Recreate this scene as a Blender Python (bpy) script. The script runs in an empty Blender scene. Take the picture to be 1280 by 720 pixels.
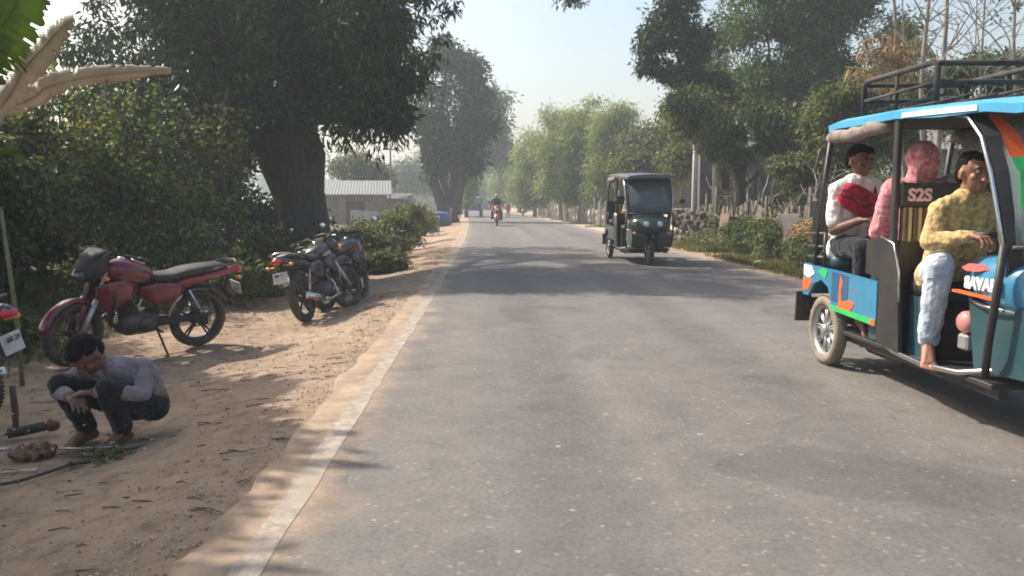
import bpy, math, random
import numpy as np
from mathutils import Vector, Matrix, Euler, noise
R = math.radians
rng = np.random.default_rng(7)
random.seed(7)
C = bpy.data.collections.new('place'); bpy.context.scene.collection.children.link(C)
sc = bpy.context.scene
CURVE = 0.0004          # the road bends gently left
EYE = 1.25
def rx(X, d): return X - CURVE*d*d      # X beside the bending road

# ------------------------------------------------------------------ materials
def new_mat(name):
    m = bpy.data.materials.new(name); m.use_nodes = True
    nt = m.node_tree; nt.nodes.clear()
    out = nt.nodes.new('ShaderNodeOutputMaterial')
    b = nt.nodes.new('ShaderNodeBsdfPrincipled')
    nt.links.new(b.outputs[0], out.inputs[0])
    return m, nt, b, out
def N(nt, t, **kw):
    n = nt.nodes.new(t)
    for k, v in kw.items():
        if k in n.inputs.keys(): n.inputs[k].default_value = v
        else: setattr(n, k, v)
    return n
def ramp(nt, src, stops):
    r = nt.nodes.new('ShaderNodeValToRGB')
    el = r.color_ramp.elements
    while len(el) < len(stops): el.new(0.5)
    for e, (p, c) in zip(el, stops):
        e.position = p; e.color = (*c, 1) if len(c) == 3 else c
    nt.links.new(src, r.inputs[0]); return r
def mixc(nt, fac, a, b, mode='MIX'):
    m = nt.nodes.new('ShaderNodeMix'); m.data_type = 'RGBA'; m.blend_type = mode
    for s, v in ((m.inputs[0], fac), (m.inputs[6], a), (m.inputs[7], b)):
        if hasattr(v, 'links'): nt.links.new(v, s)
        elif isinstance(v, (int, float)): s.default_value = v
        else: s.default_value = (*v, 1)
    return m.outputs[2]
def bump(nt, b, h, strength=.3, dist=.01):
    n = nt.nodes.new('ShaderNodeBump'); n.inputs['Strength'].default_value = strength
    n.inputs['Distance'].default_value = dist
    nt.links.new(h, n.inputs['Height']); nt.links.new(n.outputs[0], b.inputs['Normal']); return n
_pc = {}
def paint(name, col, rough=.5, metal=0, var=.25, scale=9, dirt=.0, dirtcol=(.22,.17,.12), bmp=0, coat=0, trans=0):
    """general surface: colour with noise wear, optional dust and bump"""
    if name in _pc: return _pc[name]
    m, nt, b, out = new_mat(name)
    tc = N(nt, 'ShaderNodeTexCoord')
    n1 = N(nt, 'ShaderNodeTexNoise', Scale=scale, Detail=6.0, Roughness=.6); nt.links.new(tc.outputs['Object'], n1.inputs['Vector'])
    d = tuple(c*(1-var) for c in col); l = tuple(min(1, c*(1+var)) for c in col)
    r = ramp(nt, n1.outputs[0], [(.3, d), (.7, l)])
    c = r.outputs[0]
    if dirt > 0:
        n2 = N(nt, 'ShaderNodeTexNoise', Scale=scale*.6+1, Detail=8.0, Roughness=.7); nt.links.new(tc.outputs['Object'], n2.inputs['Vector'])
        f = ramp(nt, n2.outputs[0], [(.35, (0,0,0)), (.75, (dirt,dirt,dirt))])
        c = mixc(nt, f.outputs[0], c, dirtcol)
    nt.links.new(c, b.inputs['Base Color'])
    rr = ramp(nt, n1.outputs[0], [(.2, (min(1,rough*1.25),)*3), (.8, (rough*.8,)*3)])
    nt.links.new(rr.outputs[0], b.inputs['Roughness'])
    b.inputs['Metallic'].default_value = metal
    if coat: b.inputs['Coat Weight'].default_value = coat
    if bmp: bump(nt, b, n1.outputs[0], .6, bmp)
    _pc[name] = m; return m
def leafmat(name, cols, trans=.35, rough=.5, big=.6):
    m, nt, b, out = new_mat(name)
    g = N(nt, 'ShaderNodeNewGeometry')
    tc = N(nt, 'ShaderNodeTexCoord')
    n1 = N(nt, 'ShaderNodeTexNoise', Scale=big, Detail=3.0); nt.links.new(tc.outputs['Object'], n1.inputs['Vector'])
    ad = N(nt, 'ShaderNodeMath', operation='MULTIPLY_ADD'); ad.inputs[1].default_value = .85
    nt.links.new(g.outputs['Random Per Island'], ad.inputs[0])
    s = N(nt, 'ShaderNodeMath', operation='SUBTRACT'); nt.links.new(n1.outputs[0], s.inputs[0]); s.inputs[1].default_value = .38
    nt.links.new(s.outputs[0], ad.inputs[2])
    k = len(cols)
    r = ramp(nt, ad.outputs[0], [(i/(k-1)*.9+.05, c) for i, c in enumerate(cols)])
    nt.links.new(r.outputs[0], b.inputs['Base Color']); b.inputs['Roughness'].default_value = rough
    b.inputs['Specular IOR Level'].default_value = .18
    t = N(nt, 'ShaderNodeBsdfTranslucent')
    hs = N(nt, 'ShaderNodeHueSaturation', Hue=.485, Saturation=1.15, Value=1.5); nt.links.new(r.outputs[0], hs.inputs['Color'])
    nt.links.new(hs.outputs[0], t.inputs[0])
    mx = N(nt, 'ShaderNodeMixShader'); mx.inputs[0].default_value = trans
    nt.links.new(b.outputs[0], mx.inputs[1]); nt.links.new(t.outputs[0], mx.inputs[2]); nt.links.new(mx.outputs[0], out.inputs[0])
    return m
def barkmat(name, c1, c2, sc_=(6,6,1.2)):
    m, nt, b, out = new_mat(name)
    tc = N(nt, 'ShaderNodeTexCoord'); mp = N(nt, 'ShaderNodeMapping'); mp.inputs['Scale'].default_value = sc_
    nt.links.new(tc.outputs['Object'], mp.inputs[0])
    n = N(nt, 'ShaderNodeTexNoise', Scale=3.0, Detail=9.0, Roughness=.7, Distortion=.6); nt.links.new(mp.outputs[0], n.inputs['Vector'])
    r = ramp(nt, n.outputs[0], [(.3, c1), (.68, c2)]); nt.links.new(r.outputs[0], b.inputs['Base Color'])
    b.inputs['Roughness'].default_value = .9; bump(nt, b, n.outputs[0], .9, .05); return m

# ------------------------------------------------------------------ mesh builder
class MB:
    def __init__(s): s.v = []; s.f = []; s.m = []; s.cur = 0; s.sm = []
        
    def mat(s, i): s.cur = i; return s
    def add(s, vs, fs, smooth=False):
        o = len(s.v); s.v.extend([tuple(v) for v in vs])
        for f in fs: s.f.append(tuple(i+o for i in f)); s.m.append(s.cur); s.sm.append(smooth)
        return s
    def box(s, c, size, rot=None, bev=0):
        hx, hy, hz = (a/2 for a in size); M = rot.to_matrix() if rot is not None else Matrix.Identity(3)
        c = Vector(c)
        if bev <= 0:
            P = [c + M @ Vector((x*hx, y*hy, z*hz)) for x in (-1,1) for y in (-1,1) for z in (-1,1)]
            return s.add(P, [(0,1,3,2),(4,6,7,5),(0,4,5,1),(2,3,7,6),(0,2,6,4),(1,5,7,3)])
        b = min(bev, hx*.9, hy*.9, hz*.9); P = []; idx = {}
        for x in (-1,1):
            for y in (-1,1):
                for z in (-1,1):
                    for k in range(3):
                        q = [x*(hx-b), y*(hy-b), z*(hz-b)]; q[k] = (x*hx, y*hy, z*hz)[k]
                        idx[(x,y,z,k)] = len(P); P.append(c + M @ Vector(q))
        F = []
        for k in range(3):
            a, d = [(1,2),(2,0),(0,1)][k]
            for sg in (-1,1):
                q = []
                for (u, w) in ((-1,-1),(1,-1),(1,1),(-1,1)):
                    t = [0,0,0]; t[k] = sg; t[a] = u; t[d] = w; q.append(idx[(*t, k)])
                F.append(tuple(q if sg > 0 else q[::-1]))
            for u in (-1,1):
                for w in (-1,1):
                    t0 = [0,0,0]; t0[k] = -1; t0[a] = u; t0[d] = w; t1 = list(t0); t1[k] = 1
                    q = [idx[(*t0,a)], idx[(*t1,a)], idx[(*t1,d)], idx[(*t0,d)]]
                    F.append(tuple(q if u*w < 0 else q[::-1]))
        for x in (-1,1):
            for y in (-1,1):
                for z in (-1,1):
                    q = [idx[(x,y,z,0)], idx[(x,y,z,1)], idx[(x,y,z,2)]]
                    F.append(tuple(q if x*y*z > 0 else q[::-1]))
        return s.add(P, F)
    def tube(s, pts, rad, n=8, cap=True, jit=0):
        pts = [Vector(p) for p in pts]; k = len(pts)
        if not hasattr(rad, '__len__'): rad = [rad]*k
        V = []; up = None
        for i, p in enumerate(pts):
            t = (pts[min(i+1,k-1)] - pts[max(i-1,0)]).normalized()
            if up is None:
                up = Vector((0,0,1)) if abs(t.z) < .9 else Vector((1,0,0))
            a = t.cross(up)
            if a.length < 1e-4: a = t.cross(Vector((0,1,.1)))
            a.normalize(); b = a.cross(t).normalized(); up = b
            for j in range(n):
                an = 2*math.pi*j/n; r = rad[i]*(1+(jit*noise.noise(Vector((p.x*1.3+math.cos(an)*1.5, p.y*1.3+math.sin(an)*1.5, p.z*.8)))if jit else 0))
                V.append(p + (a*math.cos(an) + b*math.sin(an))*r)
        F = [(i*n+j, i*n+(j+1)%n, (i+1)*n+(j+1)%n, (i+1)*n+j) for i in range(k-1) for j in range(n)]
        if cap: F += [tuple(range(n))[::-1], tuple((k-1)*n+j for j in range(n))]
        return s.add(V, F, n > 4)
    def loft(s, secs, n=18, axis='x', e=2.4, cap=True):
        """secs: (x, yc, zc, half width, half height[, exponent])"""
        V = []
        for q in secs:
            x, yc, zc, w, h = q[:5]; ee = q[5] if len(q) > 5 else e
            for j in range(n):
                a = 2*math.pi*j/n; ca, sa = math.cos(a), math.sin(a)
                u = math.copysign(abs(ca)**(2/ee), ca)*w; t = math.copysign(abs(sa)**(2/ee), sa)*h
                V.append((x, yc+u, zc+t) if axis == 'x' else ((yc+u, x, zc+t) if axis == 'y' else (yc+u, zc+t, x)))
        k = len(secs)
        F = [(i*n+j, i*n+(j+1)%n, (i+1)*n+(j+1)%n, (i+1)*n+j) for i in range(k-1) for j in range(n)]
        if cap: F += [tuple(range(n))[::-1], tuple((k-1)*n+j for j in range(n))]
        return s.add(V, F, True)
    def lathe(s, c, prof, n=24, axis='y', closed=False):
        """prof: (r, along) pairs about an axis through c"""
        V = []
        for r, h in prof:
            for j in range(n):
                a = 2*math.pi*j/n
                if axis == 'y': V.append((c[0]+r*math.cos(a), c[1]+h, c[2]+r*math.sin(a)))
                elif axis == 'z': V.append((c[0]+r*math.cos(a), c[1]+r*math.sin(a), c[2]+h))
                else: V.append((c[0]+h, c[1]+r*math.cos(a), c[2]+r*math.sin(a)))
        k = len(prof); F = [(i*n+j, i*n+(j+1)%n, (i+1)*n+(j+1)%n, (i+1)*n+j) for i in range(k-1) for j in range(n)]
        if closed: F += [((k-1)*n+j, (k-1)*n+(j+1)%n, (j+1)%n, j) for j in range(n)]
        return s.add(V, F, True)
    def arc(s, c, r, a0, a1, w, th=.006, n=14, crown=.012):
        """mudguard: curved sheet round an axis along y"""
        P = []
        for i in range(n+1):
            a = R(a0+(a1-a0)*i/n)
            for (yy, dr) in ((-w/2, -crown*1.5),(-w/4, 0),(w/4, 0),(w/2, -crown*1.5),(w/2, -crown*1.5-th),(w/4,-th),(-w/4,-th),(-w/2,-crown*1.5-th)):
                P.append((c[0]+(r+dr)*math.cos(a), c[1]+yy, c[2]+(r+dr)*math.sin(a)))
        F = [(i*8+j, i*8+(j+1)%8, (i+1)*8+(j+1)%8, (i+1)*8+j) for i in range(n) for j in range(8)]
        F += [tuple(range(8))[::-1], tuple(n*8+j for j in range(8))]
        return s.add(P, F, True)
    def prism(s, poly, y0, y1, axis='y'):
        """poly in (x,z) extruded along y, or (x,y) along z, or (y,z) along x"""
        k = len(poly)
        f = {'y': lambda a,b,t: (a,t,b), 'z': lambda a,b,t: (a,b,t), 'x': lambda a,b,t: (t,a,b)}[axis]
        V = [f(a,b,y0) for a,b in poly] + [f(a,b,y1) for a,b in poly]
        return s.add(V, [tuple(range(k)), tuple(range(2*k-1,k-1,-1))] + [(i, i+k, (i+1)%k+k, (i+1)%k) for i in range(k)])
    def ell(s, c, r, rot=None, n=12):
        M = rot if rot is not None else Matrix.Identity(3); c = Vector(c); V = []; m = n//2+1
        for i in range(1, m):
            th = math.pi*i/m
            for j in range(n):
                a = 2*math.pi*j/n
                V.append(c + M @ Vector((r[0]*math.sin(th)*math.cos(a), r[1]*math.sin(th)*math.sin(a), r[2]*math.cos(th))))
        k = m-1; F = [(i*n+j, (i+1)*n+j, (i+1)*n+(j+1)%n, i*n+(j+1)%n) for i in range(k-1) for j in range(n)]
        t = len(V); V.append(c + M @ Vector((0,0,r[2]))); V.append(c - M @ Vector((0,0,r[2])))
        F += [(t, j, (j+1)%n) for j in range(n)] + [(t+1, (k-1)*n+(j+1)%n, (k-1)*n+j) for j in range(n)]
        return s.add(V, F, True)
    def cap(s, p, q, r0, r1, n=12):
        """rounded cone"""
        p = Vector(p); q = Vector(q); d = q-p; L = d.length
        if L < 1e-5: return s.ell(p, (r0,)*3)
        t = d/L; a = t.orthogonal().normalized(); b = t.cross(a); rings = []
        for i in range(1, 4): th = math.pi/2*i/3; rings.append((p - t*r0*math.cos(th), r0*math.sin(th)))
        for i in range(3): th = math.pi/2*i/3; rings.append((q + t*r1*math.sin(th), r1*math.cos(th)))
        V = [c + (a*math.cos(2*math.pi*j/n) + b*math.sin(2*math.pi*j/n))*r for c, r in rings for j in range(n)]
        k = len(rings); F = [(i*n+j, i*n+(j+1)%n, (i+1)*n+(j+1)%n, (i+1)*n+j) for i in range(k-1) for j in range(n)]
        u = len(V); V += [p - t*r0, q + t*r1]
        F += [(u, (j+1)%n, j) for j in range(n)] + [(u+1, (k-1)*n+j, (k-1)*n+(j+1)%n) for j in range(n)]
        return s.add(V, F, True)
    def mesh(s, name):
        me = bpy.data.meshes.new(name); me.from_pydata(s.v, [], s.f)
        me.polygons.foreach_set('material_index', s.m); me.polygons.foreach_set('use_smooth', s.sm)
        me.update(); return me
    def build(s, name, mats, parent=None, shift=None):
        me = s.mesh(name)
        if shift is not None: me.transform(Matrix.Translation(-Vector(shift)))
        return link(name, me, mats, parent)
def link(name, me, mats, parent=None):
    o = bpy.data.objects.new(name, me); C.objects.link(o)
    if mats is not None:
        for m in (mats if isinstance(mats, (list, tuple)) else [mats]): me.materials.append(m)
    if parent: o.parent = parent
    return o
def tag(o, label, cat, group=None, kind=None):
    if label: o['label'] = label
    if cat: o['category'] = cat
    if group: o['group'] = group
    if kind: o['kind'] = kind
    return o
def thing(name, label, cat, loc=(0,0,0), rot=(0,0,0), group=None):
    o = bpy.data.objects.new(name, None); o.empty_display_size = .2; C.objects.link(o)
    o.location = loc; o.rotation_euler = rot
    return tag(o, label, cat, group)
def voxel(mb, name, size, mats, parent, smooth=2, disp=0, dscale=.1, fold=False):
    me = mb.mesh(name); o = bpy.data.objects.new('tmp', me); sc.collection.objects.link(o)
    m = o.modifiers.new('r', 'REMESH'); m.mode = 'VOXEL'; m.voxel_size = size; m.use_smooth_shade = True
    if smooth:
        k = o.modifiers.new('s', 'SMOOTH'); k.factor = .5; k.iterations = smooth
    dg = bpy.context.evaluated_depsgraph_get(); e = o.evaluated_get(dg)
    me2 = bpy.data.meshes.new_from_object(e); bpy.data.objects.remove(o)
    if disp:
        n = len(me2.vertices); co = np.empty(n*3); me2.vertices.foreach_get('co', co); co = co.reshape(-1,3)
        no = np.empty(n*3); me2.vertices.foreach_get('normal', no); no = no.reshape(-1,3)
        for i in range(n):
            q = Vector(co[i]/dscale)
            if fold:
                q = Vector((q.x+q.z*.5, q.y-q.z*.35, q.z*.38)); w_ = noise.noise_vector(q*.4)*.8; a = (.55-abs(noise.noise(q+w_))*2.4) + .3*noise.noise(q*2.6)
            else: a = noise.noise(q) + .5*noise.noise(q*2.3)
            co[i] += no[i]*a*disp
        me2.vertices.foreach_set('co', co.ravel())
    me2.name = name; me2.materials.clear(); me2.update()
    me2.polygons.foreach_set('material_index', np.zeros(len(me2.polygons), dtype=np.int32))
    me2.polygons.foreach_set('use_smooth', np.ones(len(me2.polygons), dtype=bool))
    return link(name, me2, mats, parent)

# ------------------------------------------------------------------ foliage
def leaf_mesh(name, P, D, L, W, mats, parent=None, fold=.25, curl=.15):
    """P base points, D unit directions, L lengths, W widths -> one mesh of single-quad folded leaves"""
    n = len(P)
    L = np.broadcast_to(L, (n,)) * rng.uniform(.65, 1.25, n); W = np.broadcast_to(W, (n,)) * rng.uniform(.7, 1.2, n)
    up = rng.normal(0, 1, (n,3)); up[:,2] += .8
    S = np.cross(D, up); S /= np.linalg.norm(S, axis=1)[:,None]+1e-9
    Nn = np.cross(S, D)
    V = np.empty((n,4,3))
    V[:,0] = P; V[:,1] = P + D*(L*.45)[:,None] + S*(W*.5)[:,None] + Nn*(W*fold)[:,None]
    V[:,2] = P + D*L[:,None] - Nn*(L*curl)[:,None]; V[:,3] = P + D*(L*.45)[:,None] - S*(W*.5)[:,None] + Nn*(W*fold)[:,None]
    me = bpy.data.meshes.new(name); me.vertices.add(n*4); me.vertices.foreach_set('co', V.ravel())
    # two triangles per leaf along the midrib
    idx = (np.arange(n)*4)[:,None] + np.array([0,1,2,0,2,3])[None]
    me.loops.add(n*6); me.loops.foreach_set('vertex_index', idx.ravel().astype(np.int32))
    me.polygons.add(n*2); me.polygons.foreach_set('loop_start', (np.arange(n*2)*3).astype(np.int32))
    me.polygons.foreach_set('loop_total', np.full(n*2, 3, dtype=np.int32))
    me.update(); me.validate()
    return link(name, me, mats, parent)
def clumps(lobes, per, dens_in=.45):
    """clump centres inside ellipsoid lobes; lobes (x,y,z,rx,ry,rz,weight)"""
    out = []
    for l in lobes:
        k = max(1, int(per*(l[6] if len(l) > 6 else 1)))
        d = rng.normal(0,1,(k,3)); d /= np.linalg.norm(d,axis=1)[:,None]
        ns = 9; sdir = rng.normal(0,1,(ns,3)); sdir[:,2] = sdir[:,2]*.8+.15; sdir /= np.linalg.norm(sdir,axis=1)[:,None]
        sc_ = sdir*rng.uniform(.45,.88,(ns,1)); sr = rng.uniform(.26,.56,ns); pick = rng.choice(ns, k, p=sr**2/np.sum(sr**2))
        r = rng.uniform(0,1,k)**dens_in
        out.append(np.array(l[:3]) + (sc_[pick] + d*(r*sr[pick])[:,None])*np.array(l[3:6]))
    return np.vstack(out)
def foliage(cl, per, rad, droop=.5, flat=.6, outc=None):
    n = len(cl); rr = rad*rng.uniform(.5,1.35,n)
    P = np.repeat(cl, per, 0); q = rng.normal(0,1,(n*per,3)); q /= np.linalg.norm(q,axis=1)[:,None]
    q *= rng.uniform(0,1,(n*per,1))**.5
    off = q*np.repeat(rr,per)[:,None]*np.array([1,1,flat]); P = P+off
    D = q + rng.normal(0,.5,(n*per,3)); D[:,2] -= droop
    D /= np.linalg.norm(D,axis=1)[:,None]+1e-9
    return P, D
def limb(mb, a, b, r0, r1, wob=.12, k=6, n=7):
    a = Vector(a); b = Vector(b); L = (b-a).length; pts = []
    o = Vector(rng.uniform(-9,9,3))
    for i in range(k+1):
        t = i/k; p = a.lerp(b, t); f = math.sin(math.pi*min(1,t*1.0))*wob*L
        pts.append(p + Vector(noise.noise_vector(o+Vector((t*1.6,0,0))))*f + Vector((0,0,.06*L*math.sin(math.pi*t))))
    mb.tube(pts, [r0+(r1-r0)*(i/k)**.8 for i in range(k+1)], n, True, .3)
    return pts
def make_tree(name, label, cat, base, trunk, lobes, bark, leaf, per=60, leaves=45, crad=.5, L=.16, W=.05, droop=.5,
              group=None, twigs=.25, fork=None, flat=.6, jit=.5, extra=None, dens=.45, limbr=.4):
    """trunk: list of (dx,dy,z,r); lobes relative to base"""
    t = thing(name, label, cat, base, group=group)
    mb = MB()
    mb.tube([(a,b,c) for a,b,c,_ in trunk], [q[3] for q in trunk], 20, True, jit)
    top = trunk[-1]; mid = trunk[max(0,len(trunk)-2)]
    tips = []
    for i, l in enumerate(lobes):
        src = top if (i % 3) else (mid if fork is None else fork)
        if len(l) > 7: src = (*l[7], .2)
        pts = limb(mb, src[:3], (l[0], l[1], l[2]-.1*l[5]), max(.02, src[3]*limbr), max(.012, src[3]*limbr*.25))
        tips.append(pts[-1])
        for _ in range(3):
            q = np.array(l[:3]) + rng.normal(0,.45,3)*np.array(l[3:6]); limb(mb, pts[random.randint(3,5)], q, src[3]*limbr*.28, .01, .15, 4, 5)
    cl = clumps(lobes, per, dens)
    if twigs:
        sel = cl[rng.random(len(cl)) < twigs]
        for q in sel:
            l = min(tips, key=lambda p: (p-Vector(q)).length)
            limb(mb, l, q, max(.008,.02*crad*2), .004, .15, 3, 3)
    if extra: extra(mb)
    mb.build('trunk', bark, t)
    P, D = foliage(cl, leaves, crad, droop, flat)
    leaf_mesh('crown', P, D, L, W, leaf, t)
    return t
# ------------------------------------------------------------------ camera
cam = bpy.data.cameras.new('camera'); co_ = bpy.data.objects.new('camera', cam); C.objects.link(co_)
cam.lens = 28.1; cam.sensor_width = 36; cam.clip_end = 3000; cam.clip_start = .05
co_.location = (0,0,EYE); co_.rotation_euler = (R(90-6.16), 0, R(-1.09)); sc.camera = co_
_M = co_.rotation_euler.to_matrix()
def ray(px, py): return (_M @ Vector(((px-640)/999, (360-py)/999, -1)))
def G(px, py, z=0):
    r = ray(px, py); t = (z-EYE)/r.z; return Vector((r.x*t, r.y*t, z))
def GL(px, py): return G(px, py, -.14)
def At(px, py, d):
    r = ray(px, py); t = d/r.y; return Vector((r.x*t, d, EYE+r.z*t))
# ------------------------------------------------------------------ light
SUN_AZ, SUN_EL = 150.0, 44.0      # direction towards the sun, degrees from +X anticlockwise; elevation
w = bpy.data.worlds.new('World'); sc.world = w; w.use_nodes = True; nt = w.node_tree; nt.nodes.clear()
sky = nt.nodes.new('ShaderNodeTexSky'); sky.sky_type = 'NISHITA'; sky.sun_disc = False
sky.sun_elevation = R(SUN_EL); sky.sun_rotation = R(90-SUN_AZ); sky.air_density = 1.3; sky.dust_density = 4.5; sky.ozone_density = 1.2
bg = nt.nodes.new('ShaderNodeBackground'); bg.inputs[1].default_value = .15
wo = nt.nodes.new('ShaderNodeOutputWorld'); nt.links.new(sky.outputs[0], bg.inputs[0]); nt.links.new(bg.outputs[0], wo.inputs[0])
sl = bpy.data.lights.new('sun', 'SUN'); sl.energy = 5.0; sl.angle = R(.55); sl.color = (1,.93,.82)
so = bpy.data.objects.new('sun', sl); C.objects.link(so)
sd = Vector((math.cos(R(SUN_AZ))*math.cos(R(SUN_EL)), math.sin(R(SUN_AZ))*math.cos(R(SUN_EL)), math.sin(R(SUN_EL))))
so.rotation_euler = sd.to_track_quat('Z', 'Y').to_euler(); so.location = sd*60
vs = sc.view_settings; vs.view_transform = 'Standard'; vs.look = 'None'; vs.exposure = 0.55; vs.gamma = 1; vs.use_curve_mapping = False
sc.render.engine = 'CYCLES'; cy = sc.cycles; cy.max_bounces = 6; cy.diffuse_bounces = 3; cy.glossy_bounces = 2
cy.transmission_bounces = 4; cy.transparent_max_bounces = 8; cy.volume_bounces = 1; cy.use_denoising = True; cy.filter_width = 1.9
cy.use_adaptive_sampling = True; cy.adaptive_threshold = .02; cy.sample_clamp_indirect = 6

# ------------------------------------------------------------------ ground
def sstep(a, b, x):
    t = np.clip((x-a)/(b-a), 0, 1); return t*t*(3-2*t)
def gh(X, Y):
    """height of the dirt"""
    X = np.asarray(X, float); Y = np.asarray(Y, float); U = X + CURVE*Y*Y
    h = .55*sstep(6.2, 9.5, U)*sstep(20, 40, Y) + .25*sstep(5.6, 9, U)
    h = h + .30*sstep(-3.2, -7, U)*sstep(9, 13, Y)
    h = h - .35*sstep(-60, -90, X) - .14*sstep(-1.15, -2.3, U)
    return h
def grid(name, xs, ys, hf, mat, kind='structure'):
    X, Y = np.meshgrid(xs, ys); Z = hf(X, Y); nx, ny = len(xs), len(ys)
    V = np.stack([X, Y, Z], -1).reshape(-1,3)
    i = np.arange(nx-1); j = np.arange(ny-1); I, J = np.meshgrid(i, j); a = (J*nx+I).ravel()
    F = np.stack([a, a+1, a+1+nx, a+nx], -1)
    me = bpy.data.meshes.new(name); me.from_pydata(V.tolist(), [], F.tolist())
    me.polygons.foreach_set('use_smooth', np.ones(len(me.polygons), dtype=bool))
    return tag(link(name, me, mat), None, None, kind=kind)
def dirtmat():
    m, nt, b, out = new_mat('dirt')
    g = N(nt, 'ShaderNodeNewGeometry')
    n1 = N(nt, 'ShaderNodeTexNoise', Scale=.7, Detail=6.0, Roughness=.6); n2 = N(nt, 'ShaderNodeTexNoise', Scale=7.0, Detail=9.0, Roughness=.72)
    n3 = N(nt, 'ShaderNodeTexNoise', Scale=55.0, Detail=4.0, Roughness=.7); v = N(nt, 'ShaderNodeTexVoronoi', Scale=26.0)
    for k in (n1,n2,n3,v): nt.links.new(g.outputs['Position'], k.inputs['Vector'])
    c1 = ramp(nt, n1.outputs[0], [(.3,(.27,.20,.135)), (.5,(.39,.28,.185)), (.72,(.47,.345,.23))])
    c2 = ramp(nt, n2.outputs[0], [(.3,(.45,.42,.38)), (.5,(.9,.9,.9)), (.7,(1.12,1.1,1.05))])
    c = mixc(nt, 1.0, c1.outputs[0], c2.outputs[0], 'MULTIPLY')
    c3 = ramp(nt, n3.outputs[0], [(.32,(.5,.48,.45)), (.46,(1,1,1))])
    c = mixc(nt, .7, c, c3.outputs[0], 'MULTIPLY')
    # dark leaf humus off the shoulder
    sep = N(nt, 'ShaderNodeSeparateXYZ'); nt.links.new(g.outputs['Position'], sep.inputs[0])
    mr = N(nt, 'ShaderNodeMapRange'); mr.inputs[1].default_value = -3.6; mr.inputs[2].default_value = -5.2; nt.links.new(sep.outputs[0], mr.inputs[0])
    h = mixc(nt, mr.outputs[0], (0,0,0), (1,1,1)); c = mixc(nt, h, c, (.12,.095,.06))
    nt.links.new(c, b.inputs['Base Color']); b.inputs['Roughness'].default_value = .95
    ad = N(nt, 'ShaderNodeMath', operation='ADD'); nt.links.new(n2.outputs[0], ad.inputs[0])
    k = N(nt, 'ShaderNodeMath', operation='MULTIPLY'); k.inputs[1].default_value = .35; nt.links.new(n3.outputs[0], k.inputs[0]); nt.links.new(k.outputs[0], ad.inputs[1])
    bump(nt, b, ad.outputs[0], .9, .05); return m
def ground_h(X, Y):
    h = gh(X, Y); U = X + CURVE*Y*Y
    fl = np.vectorize(lambda x, y: noise.noise(Vector((x*1.1,y*1.1,0)))*.03 + noise.noise(Vector((x*4,y*4,3)))*.012 + noise.noise(Vector((x*11,y*11,7)))*.006)(X, Y)
    off = sstep(-1.25, -2.0, U) + sstep(4.9, 5.6, U)
    return h + (fl*1.0 - .008)*off - .04*(U > -.75)*(U < 4.4)
xs = np.unique(np.concatenate([np.linspace(-400,-60,12), np.linspace(-60,-8,30), np.linspace(-8,-5,20), np.linspace(-5,-.9,82), np.linspace(-.9,4.4,12), np.linspace(4.4,12,50), np.linspace(12,60,28), np.linspace(60,400,10)]))
ys = np.unique(np.concatenate([np.linspace(-60,0,8), np.linspace(0,3,25), np.linspace(3,14,190), np.linspace(14,60,130), np.linspace(60,160,40), np.linspace(160,1500,20)]))
grid('ground', xs, ys, ground_h, dirtmat())

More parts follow.
